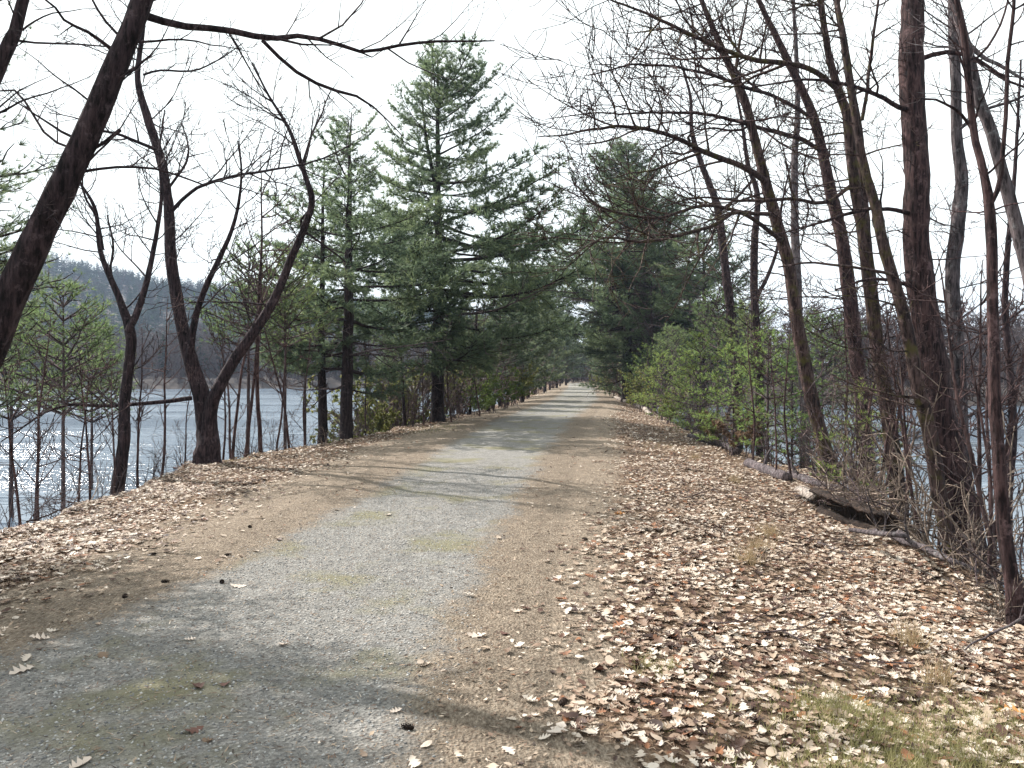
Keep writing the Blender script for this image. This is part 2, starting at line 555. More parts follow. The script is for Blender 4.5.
GX = lines(-9.5, 8.5, 0.13, -1700, 1700, 1.075)
GY = lines(1.5, 18, 0.13, -60, 2500, 1.035)
XX, YY = np.meshgrid(GX, GY)
ZZ = height(XX, YY)
DD = np.abs(XX - cx(YY))
HWg = half_width(YY)
ZZ = ZZ - 0.03 * (1 - sm(HWg + 0.15, HWg + 0.5, DD))          # the bed the path sheet lies in
nx, ny = len(GX), len(GY)
mb = MB()
ii = (np.arange(ny - 1)[:, None] * nx + np.arange(nx - 1)[None]).ravel()
mb.add(np.stack([XX, YY, ZZ], -1).reshape(-1, 3), None, np.stack([ii, ii + 1, ii + nx + 1, ii + nx], -1))
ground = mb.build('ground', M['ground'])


def litter_share(x, y):
    """how much leaf litter covers a place: none on the path, thin on the bare earth beside it, thick on the banks"""
    d = x - cx(y); a = np.abs(d); hw = half_width(y)
    inner_r = np.interp(y, [0, 3.2, 5.7, 10, 17, 30, 60], [1.6, 1.7, 1.8, 2.0, 2.3, 2.5, 2.8]) 
    inner_l = np.interp(y, [0, 3.2, 5.7, 10, 17, 30, 60], [1.15, 1.25, 1.55, 2.1, 2.3, 2.4, 2.8])
    inner = np.where(d > 0, inner_r, inner_l)
    return sm(inner - 0.2, inner + np.where(d > 0, 1.0, 1.9), a + 0.28 * wob(x * 1.7, y * 1.9))


me = ground.data
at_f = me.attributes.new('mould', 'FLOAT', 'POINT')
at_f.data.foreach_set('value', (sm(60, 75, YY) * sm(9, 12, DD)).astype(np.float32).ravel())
at_l = me.attributes.new('litter', 'FLOAT', 'POINT')
at_l.data.foreach_set('value', litter_share(XX, YY).astype(np.float32).ravel())
tag(ground, kind='structure')

# path: a sheet a little proud of its bed, following the ground
PY = np.concatenate([np.arange(-20, 2, 0.5), np.arange(2, 30, 0.12), np.arange(30, 80, 0.5), np.arange(80, 164, 2.0)])
PU = np.linspace(-1, 1, 41)
pw = half_width(PY) + 0.75
PXX = cx(PY)[:, None] + PU[None] * pw[:, None]
PYY = np.repeat(PY[:, None], len(PU), 1)
PZZ = height(PXX, PYY) + 0.004 - 0.012 * sm(0.90, 1.0, np.abs(PU))[None]
k = len(PU)
ii = (np.arange(len(PY) - 1)[:, None] * k + np.arange(k - 1)[None]).ravel()
mb = MB()
mb.add(np.stack([PXX, PYY, PZZ], -1).reshape(-1, 3), None, np.stack([ii, ii + 1, ii + k + 1, ii + k], -1))
path = mb.build('path', M['path'])
ac = path.data.attributes.new('across', 'FLOAT', 'POINT')
ac.data.foreach_set('value', (np.abs(PXX - cx(PYY)) / half_width(PYY) * 0.94).astype(np.float32).ravel())
tag(path, kind='structure')

mb = MB()
mb.add([(-460, -70, WATER), (300, -70, WATER), (300, 300, WATER), (-460, 300, WATER)], None, [(0, 1, 2, 3)])
water = mb.build('water', M['water'], smooth=False)
tag(water, kind='structure')


# ------------------------------------------------------------------ bare trees
def resample(P, n):
    """smooth curve through the control rows (any number of columns)"""
    P = np.asarray(P, float)
    if len(P) == 2:
        t = np.linspace(0, 1, n)[:, None]
        return P[0] * (1 - t) + P[1] * t
    s = np.concatenate([[0], np.cumsum(np.linalg.norm(np.diff(P[:, :3], axis=0), axis=1))])
    Q = np.vstack([2 * P[0] - P[1], P, 2 * P[-1] - P[-2]])
    out = []
    for u in np.linspace(0, s[-1], n):
        i = min(max(np.searchsorted(s, u, 'right') - 1, 0), len(P) - 2)
        t = (u - s[i]) / (s[i + 1] - s[i] + 1e-9)
        p0, p1, p2, p3 = Q[i], Q[i + 1], Q[i + 2], Q[i + 3]
        out.append(0.5 * (2 * p1 + (p2 - p0) * t + (2 * p0 - 5 * p1 + 4 * p2 - p3) * t * t + (3 * p1 - p0 - 3 * p2 + p3) * t ** 3))
    return np.array(out)


def unit(v): return v / (np.linalg.norm(v) + 1e-9)


def shoot(start, d, length, n, wig, up, g):
    D = d[None] + np.cumsum(g.normal(0, wig, (n, 3)), 0) + np.linspace(0, 1, n)[:, None] * np.array([0, 0, up])
    D /= np.linalg.norm(D, axis=1, keepdims=True)
    return np.vstack([start, start + np.cumsum(D * (length / n), 0)])


def sprout(mb, P, Rd, g, levels, dens, rmin, up=0.25, t0=0.15, ang=(30, 65), ratio=(0.25, 0.5)):
    """side shoots along a branch, then shoots on those shoots"""
    L = np.linalg.norm(np.diff(P, axis=0), axis=1).sum()
    if levels <= 0 or L < 0.15: return
    n = max(2, int(L * dens))
    for t in t0 + (1 - t0) * (np.arange(n) + g.uniform(0, 1, n)) / n:
        f = t * (len(P) - 1)
        i = min(int(f), len(P) - 2); u = f - i
        p = P[i] * (1 - u) + P[i + 1] * u
        r = (Rd[i] * (1 - u) + Rd[i + 1] * u) * g.uniform(0.4, 0.7)
        T = unit(P[i + 1] - P[i])
        a = R(g.uniform(*ang))
        q = unit(np.cross(T, g.normal(0, 1, 3)))
        d = unit(T * math.cos(a) + q * math.sin(a) + np.array([0, 0, 0.12]))
        ln = L * g.uniform(*ratio) * (1.0 - 0.55 * t) + 0.08
        m_ = max(3, min(8, int(ln * 5)))
        C = shoot(p, d, ln, m_, 0.16, up, g)
        CR = np.linspace(max(r, rmin * 1.2), rmin, len(C))
        mb.tube(C, CR, 4 if r > 0.012 else 3)
        sprout(mb, C, CR, g, levels - 1, dens * 1.5, rmin, up, 0.2, ang, ratio)


def rows(pts, Y, dY, slim=1.0):
    """picture rows (px, py, width px) at distance Y..Y+dY -> world rows (x, y, z, radius)"""
    s = np.concatenate([[0], np.cumsum([math.hypot(pts[i + 1][0] - pts[i][0], pts[i + 1][1] - pts[i][1]) for i in range(len(pts) - 1)])])
    s = s / s[-1]
    out = []
    for (px, py, w), t in zip(pts, s):
        y = Y + dY * t
        p = at(px, py, y)
        out.append([*p, w * 0.43 * slim * y / F])
    return np.array(out)


def bare_tree(name, label, trunks, limbs=(), mat='bark_dark', auto=10, auto_len=(1.0, 2.4), span=(0.3, 0.95), levels=3, dens=2.6,
              seed=1, group=None, elev=(5, 50), flare=1.5, limb_mat=None, bias=None, cat='tree', lumps=0.07, slim=1.0, kink=0.11):
    """trunks and limbs: (rows of px, py, width; distance; change of distance). The first trunk stands on the ground."""
    g = np.random.default_rng(seed)
    T0 = rows(trunks[0][0], trunks[0][1], trunks[0][2], slim)
    x, y = T0[0, 0], T0[0, 1]
    z = gz(x, y)
    base = np.array([x, y, z])
    root = thing(name, label, cat, base, group)
    rmin = max(0.002, 0.00034 * y)
    lm = M[limb_mat or mat]
    curves = []
    for k_, (pts, Y, dY) in enumerate(trunks):
        rw_ = rows(pts, Y, dY, slim)
        if k_ == 0:
            r0 = rw_[0, 3]
            foot = np.array([[x, y, min(z, rw_[0, 2]) - 0.25, r0 * flare * 1.1]])
            if rw_[0, 2] - z > 0.25:
                rw_ = np.vstack([foot, [x, y, z + 0.12, r0 * 1.12], rw_])
            else:
                rw_ = np.vstack([foot, rw_])
                rw_[1, 3] *= flare
        L = np.linalg.norm(np.diff(rw_[:, :3], axis=0), axis=1).sum()
        C = resample(rw_, max(10, int(L / 0.14)))
        kk = max(3, int(L / 0.8))
        kn = g.normal(0, kink, (kk, 3)) * np.array([1, 1, 0.3])
        uu = np.linspace(0, kk - 1, len(C))
        for ax in range(3):
            C[:, ax] += np.interp(uu, np.arange(kk), kn[:, ax]) * C[:, 3] * (np.linspace(0, 1, len(C)) > 0.04)
        C[:, :3] += np.cumsum(g.normal(0, 0.002, (len(C), 3)), 0) * (np.linspace(0, 1, len(C))[:, None] > 0.06)
        mb = MB()
        mb.tube(C[:, :3], np.maximum(C[:, 3], rmin), 22 if C[0, 3] > 0.05 else 9, lumps, False, g, 0.5 if k_ == 0 else 0.0)
        mb.build('trunk', M[mat], root, offset=base)
        curves.append(C)
    for pts, Y, dY in limbs:
        rw_ = rows(pts, Y, dY, slim)
        L = np.linalg.norm(np.diff(rw_[:, :3], axis=0), axis=1).sum()
        C = resample(rw_, max(8, int(L / 0.16)))
        C[1:, :3] += np.cumsum(g.normal(0, 0.006, (len(C) - 1, 3)), 0)
        mb = MB()
        mb.tube(C[:, :3], np.maximum(C[:, 3], rmin), 7, 0.06, False, g)
        sprout(mb, C[:, :3], C[:, 3], g, levels - 1, dens * (0.85 if bias else 1.0), rmin, 0.14 if bias else 0.3, 0.2)
        mb.build('limb', lm, root, offset=base)
    for C in curves:
        for i in range(7):
            j = int(g.uniform(0.72, 0.98) * (len(C) - 2))
            T_ = unit(C[j + 1, :3] - C[j, :3])
            d = unit(T_ + unit(np.cross(T_, g.normal(0, 1, 3))) * g.uniform(0.5, 1.2))
            ln = g.uniform(0.3, 0.65) * auto_len[1]
            B = shoot(C[j, :3], d, ln, 9, 0.10, 0.15, g)
            BR = np.linspace(max(min(C[j, 3] * 0.6, 0.004 + 0.007 * ln), rmin * 1.5), rmin, len(B))
            mb = MB()
            mb.tube(B, BR, 5)
            sprout(mb, B, BR, g, levels - 1, dens, rmin, 0.2, 0.2)
            mb.build('limb', lm, root, offset=base)
    n = auto
    tot = [np.linalg.norm(np.diff(C[:, :3], axis=0), axis=1).sum() for C in curves]
    for i in range(n):
        C = curves[int(g.choice(len(curves), p=np.array(tot) / sum(tot)))]
        t = g.uniform(*span)
        j = int(t * (len(C) - 2))
        p, r = C[j, :3], C[j, 3]
        az = g.uniform(0, 2 * math.pi) if bias is None else g.normal(bias, 1.0)
        e = R(g.uniform(elev[0], elev[1]) * (0.55 if bias else 1.0) - (8 if bias else 0))
        d = np.array([math.cos(az) * math.cos(e), math.sin(az) * math.cos(e), math.sin(e)])
        ln = g.uniform(*auto_len) * (1 - 0.3 * t)
        B = shoot(p, d, ln, 10, 0.10, 0.08 if bias else 0.25, g)
        br = min(r * 0.5, 0.005 + 0.007 * ln)
        BR = np.linspace(max(br, rmin * 1.5), rmin, len(B)) 
        mb = MB()
        mb.tube(B, BR, 5)
        sprout(mb, B, BR, g, levels - 1, dens, rmin, 0.25, 0.2)
        mb.build('limb', lm, root, offset=base)
    return root


# the left bank
bare_tree('leaning_tree', 'thick dark trunk leaning in over the path from the near lake bank', [
    ([(-100, 600, 50), (-55, 450, 45), (-4, 330, 40), (36, 240, 36), (75, 158, 31), (105, 88, 28), (134, 20, 24), (150, -30, 24), (185, -150, 20), (235, -300, 13), (270, -420, 6)], 6.0, 0.6)],
    [([(140, 14, 11), (180, 24, 9), (225, 31, 8), (262, 40, 7.5), (300, 37, 6), (345, 50, 5), (362, 54, 4.5), (400, 47, 4), (440, 44, 3), (490, 42, 1.6)], 6.5, 0.9),
     ([(262, 40, 5), (285, 62, 4.6), (312, 80, 4.2), (340, 92, 3.8), (365, 100, 3), (385, 118, 2), (405, 140, 1.2)], 7.0, 0.6),
     ([(110, 48, 5), (88, 32, 4), (70, 24, 3.5), (58, 8, 3), (38, -4, 2)], 6.5, -0.4),
     ([(120, 130, 5), (88, 150, 4), (50, 138, 3.2), (20, 95, 2.6), (0, 92, 2)], 6.4, 0.5),
     ([(80, 172, 4), (120, 168, 3.4), (160, 172, 3), (205, 188, 2)], 6.3, 0.5),
     ([(150, 0, 6), (185, -18, 5), (240, -60, 4), (300, -120, 2.5)], 6.6, 0.2),
     ([(190, -160, 9), (260, -210, 7), (350, -260, 5), (440, -330, 2.5)], 6.6, -0.8)],
    'bark_dark', 26, (0.7, 1.9), (0.3, 0.97), 3, 4.32, seed=11, flare=1.3, slim=0.92)

bare_tree('corner_tree', 'dark slanting trunk crossing the top corner above the leaning one', [
    ([(-190, 590, 34), (-110, 330, 28), (-45, 160, 24), (0, 55, 18), (13, 30, 15), (24, -10, 13), (60, -130, 10), (90, -260, 5)], 6.6, 0.8)],
    [([(13, 40, 3.4), (50, 43, 2.8), (108, 47, 2), (170, 50, 1.2)], 7.2, 0.4)],
    'bark_dark', 8, (0.6, 1.5), (0.3, 0.9), 3, 3.84, seed=12, flare=1.3, slim=0.85)

bare_tree('forked_oak', 'stout bare tree forked low in two by the water with a split base', [
    ([(206, 462, 34), (206, 440, 31), (201, 410, 24), (190, 368, 20), (180, 320, 17), (173, 270, 15), (167, 215, 14), (160, 165, 12), (146, 118, 11), (137, 78, 8), (142, 35, 6), (150, -20, 4.5), (158, -90, 2.5)], 16.0, 0.3),
    ([(208, 440, 24), (213, 404, 18), (233, 365, 15), (252, 335, 13.5), (272, 300, 12), (288, 262, 11), (302, 232, 9.5), (312, 202, 8.5), (306, 178, 7), (298, 155, 6.5), (288, 128, 5), (268, 95, 3.2), (252, 62, 1.8)], 16.0, -0.3),
    ([(188, 362, 11), (194, 325, 9), (203, 295, 8), (216, 265, 7), (228, 238, 5.5), (236, 212, 4.6), (241, 175, 3.2), (238, 142, 2)], 16.0, -0.8)],
    [([(171, 212, 6), (187, 195, 5), (205, 183, 4.6), (235, 174, 4), (262, 169, 3.5), (290, 164, 3), (320, 157, 2.4), (352, 142, 1.4)], 16.1, -1.6),
     ([(160, 152, 5), (140, 143, 4.6), (118, 134, 4), (100, 130, 3), (80, 118, 2), (50, 112, 1.3)], 16.1, -1.2),
     ([(167, 190, 4), (180, 172, 3.6), (188, 158, 3), (188, 140, 2.4), (182, 122, 1.4)], 16.1, 0.7),
     ([(192, 398, 6.5), (165, 401, 6), (130, 404, 5), (100, 405, 4.5), (72, 404, 4), (45, 412, 3), (20, 428, 2.4), (0, 440, 1.6)], 15.9, -2.0),
     ([(143, 75, 3.4), (160, 70, 3), (192, 71, 2.6), (215, 60, 2), (242, 42, 1.3)], 16.2, 0.6),
     ([(314, 205, 4), (300, 225, 3.6), (330, 250, 3), (345, 262, 2.2)], 15.9, 0.5),
     ([(302, 165, 4), (312, 135, 3), (322, 112, 2.2), (330, 90, 1.3)], 15.8, 0.5)],
    'bark_dark', 46, (0.8, 2.4), (0.25, 0.97), 3, 4.08, seed=13, flare=1.15, slim=0.84, kink=0.3)

bare_tree('slim_forked_tree', 'mid sized bare tree splitting into a narrow fork, rooted below the bank edge', [
    ([(123, 480, 17), (124, 440, 16), (124, 400, 15), (128, 360, 13), (128, 330, 13), (120, 300, 9), (110, 275, 8), (102, 250, 7), (96, 210, 5), (82, 185, 3), (70, 160, 1.8)], 14.4, 0.4),
    ([(128, 332, 10), (137, 312, 9), (146, 285, 8), (152, 260, 7), (158, 230, 6), (162, 195, 4.5), (160, 150, 3), (165, 110, 1.8)], 14.4, 0.5)],
    [([(103, 250, 4), (98, 222, 3.4), (86, 200, 3), (78, 178, 2), (66, 160, 1.3)], 14.5, -0.6),
     ([(117, 292, 4), (110, 270, 3.5), (113, 245, 3), (107, 215, 2)], 14.6, 0.5)],
    'bark_dark', 30, (0.7, 2.1), (0.25, 0.97), 3, 4.20, seed=14, flare=1.3, slim=0.84, kink=0.3)

# the right bank
bare_tree('curved_tree', 'bare trunk rising from low greenery and bending towards the path near the top', [
    ([(828, 484, 19), (822, 440, 18), (812, 400, 17), (803, 355, 16.5), (797, 315, 16), (788, 258, 15), (776, 215, 14), (766, 182, 13), (757, 145, 12), (748, 110, 11), (737, 80, 9.5), (726, 55, 8.5), (712, 22, 7), (700, -8, 6), (680, -60, 4), (660, -120, 2)], 15.4, 0.3)],
    [([(766, 182, 9), (748, 170, 8), (725, 160, 7.2), (699, 150, 6.5), (678, 138, 6), (655, 131, 5.2), (625, 126, 4.5), (600, 129, 3.6), (570, 134, 2.6), (540, 136, 1.5)], 15.5, -3.5),
     ([(776, 215, 6), (740, 212, 5), (705, 206, 4.5), (660, 217, 4), (620, 211, 3.2), (598, 203, 2.6), (580, 188, 2), (572, 178, 1.4)], 15.4, -4.0),
     ([(782, 240, 6), (740, 214, 5.4), (712, 228, 5), (676, 238, 4.4), (640, 244, 3.6), (605, 240, 2.6), (560, 262, 1.4)], 15.4, -4.5),
     ([(748, 110, 6), (735, 85, 5), (738, 50, 4), (745, 15, 2.6), (750, -20, 1.5)], 15.6, 0.5)],
    'bark_moss', 34, (0.9, 2.6), (0.3, 0.97), 3, 4.08, seed=21, slim=0.9, bias=3.1)

bare_tree('straight_back_tree', 'tall bare trunk leaning away up behind the curved one, second from it', [
    ([(868, 470, 20), (862, 410, 19), (856, 350, 18), (851, 300, 17.5), (846, 262, 17), (838, 222, 15), (828, 185, 13.5), (820, 150, 12.5), (811, 116, 11.5), (800, 88, 10), (786, 60, 9), (772, 30, 7.5), (756, -4, 6), (735, -60, 3)], 17.0, 0.3)],
    [([(820, 150, 6), (800, 138, 6), (780, 132, 6), (757, 126, 5.4), (735, 119, 5), (700, 112, 4.2), (662, 109, 3.4), (625, 110, 2.6), (590, 110, 1.8), (545, 116, 1.1)], 17.0, -5.0),
     ([(812, 118, 5), (775, 96, 5), (740, 84, 4.5), (700, 70, 3.8), (640, 62, 3), (590, 72, 1.6)], 17.0, -5.5)],
    'bark_brown', 30, (0.9, 2.6), (0.3, 0.97), 3, 4.08, seed=22, slim=0.9, bias=3.1)

bare_tree('twin_tree', 'mossy bare tree of two close upright stems above the hollow log', [
    ([(899, 500, 20), (893, 460, 19), (888, 420, 18), (881, 371, 17.5), (874, 320, 17), (866, 262, 16), (860, 222, 15), (853, 184, 14), (849, 150, 12.5), (846, 116, 11.5), (838, 92, 10.5), (829, 60, 9), (822, 20, 8), (815, -20, 6.5), (800, -90, 3.5)], 12.6, 0.2),
    ([(872, 300, 14), (866, 240, 12.5), (860, 180, 11.5), (857, 130, 11), (851, 95, 10), (846, 62, 9), (841, 30, 8), (836, -6, 7), (838, -80, 4)], 12.75, 0.4)],
    [([(853, 184, 6), (825, 203, 5), (790, 200, 4.6), (760, 201, 4.2), (736, 200, 3.5), (700, 196, 2.6), (660, 206, 1.4)], 12.7, -2.0),
     ([(838, 90, 7), (812, 70, 7), (785, 64, 7), (755, 60, 6.4), (724, 50, 5.6), (700, 40, 5), (670, 25, 4.2), (641, 13, 3.4), (608, 1, 2.4), (575, -8, 1.5)], 12.7, -2.4),
     ([(862, 120, 5), (868, 85, 4.6), (872, 45, 4), (878, 0, 3)], 12.8, 0.2)],
    'bark_moss', 34, (0.8, 2.4), (0.2, 0.97), 3, 4.08, seed=23, slim=0.9, bias=3.3)

bare_tree('big_straight_tree', 'thickest bare trunk by the far water, straight, reddish brown', [
    ([(964, 534, 44), (958, 510, 41), (950, 470, 38), (942, 430, 36), (934, 380, 33), (928, 340, 30), (922, 300, 29), (918, 255, 28), (916, 200, 27.5), (915, 140, 27), (914, 80, 26), (913, 20, 25), (912, -40, 24), (912, -160, 18), (915, -300, 9)], 11.2, 0.2)],
    [([(915, 110, 7), (900, 108, 6), (880, 96, 5), (845, 84, 4.2), (800, 80, 3), (750, 88, 1.7)], 11.3, -1.6),
     ([(917, 215, 6), (890, 210, 5), (860, 212, 4.2), (820, 225, 3), (770, 238, 1.6)], 11.3, -1.8),
     ([(918, 60, 6), (945, 52, 5.4), (975, 58, 4.4), (1010, 80, 3), (1040, 90, 2)], 11.3, -0.6),
     ([(921, 290, 5), (900, 282, 4.4), (870, 278, 3.6), (835, 290, 2)], 11.3, -1.0)],
    'bark_brown', 30, (0.6, 1.9), (0.18, 0.9), 3, 3.96, seed=24, elev=(-10, 30), flare=0.95)

bare_tree('slanting_tree', 'slim mossy bare tree slanting across the front of the thickest one', [
    ([(953, 548, 21), (948, 528, 19), (941, 500, 18), (936, 470, 17.5), (930, 440, 17), (924, 415, 16.5), (917, 388, 16), (910, 350, 15.5), (902, 310, 15), (892, 275, 14), (884, 245, 13), (876, 205, 12), (868, 175, 11), (862, 145, 10), (857, 120, 8.5), (850, 75, 7), (840, 10, 5), (832, -60, 3)], 9.8, 0.5)],
    [([(893, 275, 4.6), (860, 268, 4), (820, 262, 3.2), (780, 265, 2)], 9.9, -0.8)],
    'bark_moss', 26, (0.6, 1.7), (0.2, 0.97), 3, 4.32, seed=25, slim=0.9, bias=3.1)

bare_tree('grey_bank_tree', 'greyish bare trunk standing just behind the thickest one, towards the water', [
    ([(966, 510, 19), (960, 450, 18.5), (956, 370, 18), (953, 300, 17.5), (952, 260, 17), (956, 220, 16), (960, 182, 15), (958, 150, 14), (956, 116, 13), (953, 60, 12), (951, 0, 11), (948, -80, 8), (940, -180, 4)], 13.2, 0.2)],
    [([(958, 130, 5), (985, 110, 4.4), (1015, 100, 3.6), (1050, 80, 2.5)], 13.3, -0.5)],
    'bark_grey', 26, (0.7, 2.0), (0.2, 0.95), 3, 4.08, seed=26, slim=0.9)

bare_tree('near_slim_tree', 'nearest slim bare trunk at the edge of the leafy bank, forked high up', [
    ([(1018, 612, 20), (1013, 585, 18), (1007, 550, 17), (1001, 500, 16), (997, 450, 15), (994, 400, 14.5), (993, 350, 14), (992, 300, 13.5), (991, 250, 13), (989, 205, 12), (983, 168, 9.5), (975, 135, 9), (969, 85, 8.5), (965, 40, 8), (957, 0, 7), (945, -60, 5), (935, -140, 2.5)], 6.1, 0.3),
    ([(989, 207, 8), (997, 190, 6.5), (1000, 175, 6), (1004, 120, 5.5), (1006, 60, 5), (1012, 0, 4), (1015, -80, 2)], 6.33, 0.15)],
    [([(975, 135, 4.5), (962, 115, 4), (940, 100, 3), (915, 98, 1.6)], 6.4, -0.3),
     ([(968, 60, 4), (985, 50, 3.5), (1004, 20, 3), (1012, -10, 2)], 6.4, 0.3)],
    'bark_brown', 14, (0.35, 1.0), (0.3, 0.97), 3, 3.84, seed=27, slim=0.9, flare=1.25)

bare_tree('frame_edge_tree', 'pale barked bare tree slanting out past the slim forked trunk', [
    ([(1082, 600, 20), (1068, 480, 18), (1050, 390, 17), (1036, 310, 16), (1020, 235, 15.5), (1010, 195, 15), (1001, 165, 14.5), (991, 130, 14), (980, 100, 13.5), (972, 60, 12.5), (963, 25, 12), (955, -5, 11), (940, -70, 8), (930, -160, 4)], 7.6, 0.3)],
    [([(968, 45, 6), (985, 60, 5), (1010, 72, 4), (1040, 90, 2.4)], 7.8, -0.3)],
    'bark_grey', 12, (0.5, 1.4), (0.3, 0.95), 3, 2.8, seed=28, slim=0.9)

bare_tree('thin_back_tree', 'thin bare tree standing between the tall dark pine and the curved trunk', [
    ([(738, 372, 11), (731, 312, 10), (726, 270, 9.5), (719, 212, 8.5), (710, 185, 7.5), (700, 160, 6.5), (692, 130, 5), (690, 95, 3.5), (680, 60, 2)], 26.0, 0.4)],
    [([(719, 212, 4), (740, 195, 3.4), (758, 170, 2.6), (765, 140, 1.6)], 26.1, 0.3)],
    'bark_dark', 20, (1.0, 2.8), (0.35, 0.97), 3, 1.9, seed=31)
bare_tree('upright_back_tree', 'thin upright bare tree with a low side fork, beside the young pines', [
    ([(760, 392, 10), (757, 340, 9.5), (754, 290, 9), (754, 240, 8), (756, 195, 6.5), (748, 168, 5), (742, 130, 4), (735, 90, 2)], 23.5, 0.4),
    ([(755, 300, 5), (768, 275, 4.4), (778, 245, 3.6), (782, 205, 2.6), (792, 160, 1.6)], 23.5, 0.6)],
    [], 'bark_dark', 18, (0.9, 2.4), (0.35, 0.97), 3, 2.0, seed=32)
bare_tree('shaded_back_tree', 'slender bare trunk close behind the curved one, straighter and thinner', [
    ([(805, 420, 11), (800, 340, 10.5), (797, 280, 10), (795, 220, 9), (794, 160, 7.5), (797, 100, 6), (795, 40, 4.5), (790, -30, 2.5)], 20.5, 0.5)],
    [], 'bark_grey', 16, (0.9, 2.4), (0.35, 0.97), 3, 2.0, seed=33)
bare_tree('slender_shore_tree', 'slender dark bare tree at the water edge beyond the slim forked trunk', [
    ([(1008, 505, 9), (1012, 440, 8.5), (1010, 380, 8), (1004, 320, 7), (1006, 260, 6), (1012, 200, 5), (1016, 130, 3.4), (1020, 60, 2)], 13.0, 0.4)],
    [], 'bark_dark', 14, (0.6, 1.8), (0.2, 0.97), 3, 4.08, seed=34)


# ------------------------------------------------------------------ pines
def blades(mb, P, D, k, Ln, W, spread, g, upbias=0.12):
    n = len(P)
    P = np.repeat(P, k, 0); D = np.repeat(D, k, 0)
    d = D + g.normal(0, spread, D.shape) + np.array([0, 0, upbias])
    d /= np.linalg.norm(d, axis=1, keepdims=True)
    s = np.cross(d, g.normal(0, 1, d.shape))
    s /= np.linalg.norm(s, axis=1, keepdims=True) + 1e-9
    ln = Ln * g.uniform(0.7, 1.15, (len(P), 1))
    V = np.stack([P - s * W / 2, P + s * W / 2, P + d * ln], 1).reshape(-1, 3)
    mb.add(V, np.arange(len(P) * 3).reshape(-1, 3))


def bough_parts(L, g, bare=0.3, k=8, needle=0.15, width=0.018, dens=1.0, droop=0.0, foliage=1.0):
    """one pine bough along +X, tip turned up: wood mesh builder and needle mesh builder"""
    wood, ndl = MB(), MB()
    t = np.linspace(0, 1, 12)
    P = np.stack([t * L, np.cumsum(g.normal(0, 0.012 * L, 12)) * 0.6, L * (-droop * t + (0.10 + droop) * t ** 2.4)], -1)
    P[0] = 0
    r0 = 0.010 + 0.009 * L
    wood.tube(P, np.linspace(r0, 0.004, 12), 5)
    n = max(4, int(L * 7 * dens))
    TP, TD = [], []
    for i in range(n):
        u = bare + (1 - bare) * (i + g.uniform(0, 1)) / n
        f = u * 11; j = min(int(f), 10)
        p = P[j] + (P[j + 1] - P[j]) * (f - j)
        T = unit(P[j + 1] - P[j])
        side = 1 if i % 2 else -1
        a = R(g.uniform(35, 75)) * side
        d = np.array([T[0] * math.cos(a) - T[1] * math.sin(a), T[0] * math.sin(a) + T[1] * math.cos(a), T[2] + g.uniform(-0.22, 0.22)])
        ln = (0.18 + 0.46 * L * (1 - u) * g.uniform(0.45, 1.15)) * (0.5 + 0.5 * min(1, (u - bare) / 0.2 + 0.3))
        C = shoot(p, unit(d), ln, 4, 0.12, g.uniform(-0.25, 0.3), g)
        wood.tube(C, np.linspace(0.008, 0.003, 5), 3)
        if g.uniform() > foliage: continue
        m_ = max(2, int(ln / 0.085))
        for q in np.linspace(0.25, 1, m_):
            f2 = q * 4; j2 = min(int(f2), 3)
            TP.append(C[j2] + (C[j2 + 1] - C[j2]) * (f2 - j2) + g.normal(0, 0.022 * L ** 0.5, 3)); TD.append(unit(C[j2 + 1] - C[j2]))
    if foliage > 0.2:
        for u in np.linspace(max(bare, 0.7), 1, 5):
            f = u * 11; j = min(int(f), 10)
            TP.append(P[j] + (P[j + 1] - P[j]) * (f - j)); TD.append(unit(P[j + 1] - P[j]))
    if TP:
        blades(ndl, np.array(TP), np.array(TD), k, needle, width, 0.55, g)
    return wood, ndl


def mat4(loc, az, el, s, roll=0.0):
    m_ = Matrix.Translation(Vector(loc)) @ Matrix.Rotation(az, 4, 'Z') @ Matrix.Rotation(-el, 4, 'Y') @ Matrix.Rotation(roll, 4, 'X') @ Matrix.Scale(s, 4)
    return m_


_gb = np.random.default_rng(77)
BOUGH_LIB = []
for q in range(9):
    Lq = [1.2, 2.2, 3.4][q // 3]
    w_, n_ = bough_parts(Lq, _gb, bare=[0.15, 0.25, 0.30][q // 3], k=11, needle=0.165, width=0.021, dens=1.35, droop=[0.05, 0.14, 0.22][q % 3])
    BOUGH_LIB.append((Lq, w_.mesh('bough', M['pine_bark']), n_.mesh('needles', M['needle'], False)))
BOUGH_FINE = []
for q in range(3):
    w_, n_ = bough_parts(1.5, _gb, bare=0.25, k=16, needle=0.085, width=0.005, dens=1.3, droop=0.05)
    BOUGH_FINE.append((1.5, w_.mesh('bough', M['pine_bark']), n_.mesh('needles', M['needle'], False)))
BOUGH_DEAD = []
for q in range(4):
    w_ = MB()
    P_ = shoot(np.zeros(3), np.array([1., 0, 0]), 2.2, 12, 0.09, 0.06, _gb)
    R_ = np.linspace(0.022, 0.004, 13)
    w_.tube(P_, R_, 5)
    sprout(w_, P_, R_, _gb, 2, 3.2, 0.004, 0.05, 0.2, (35, 70), (0.2, 0.42))
    BOUGH_DEAD.append((2.2, w_.mesh('dead_bough', M['twig']), None))


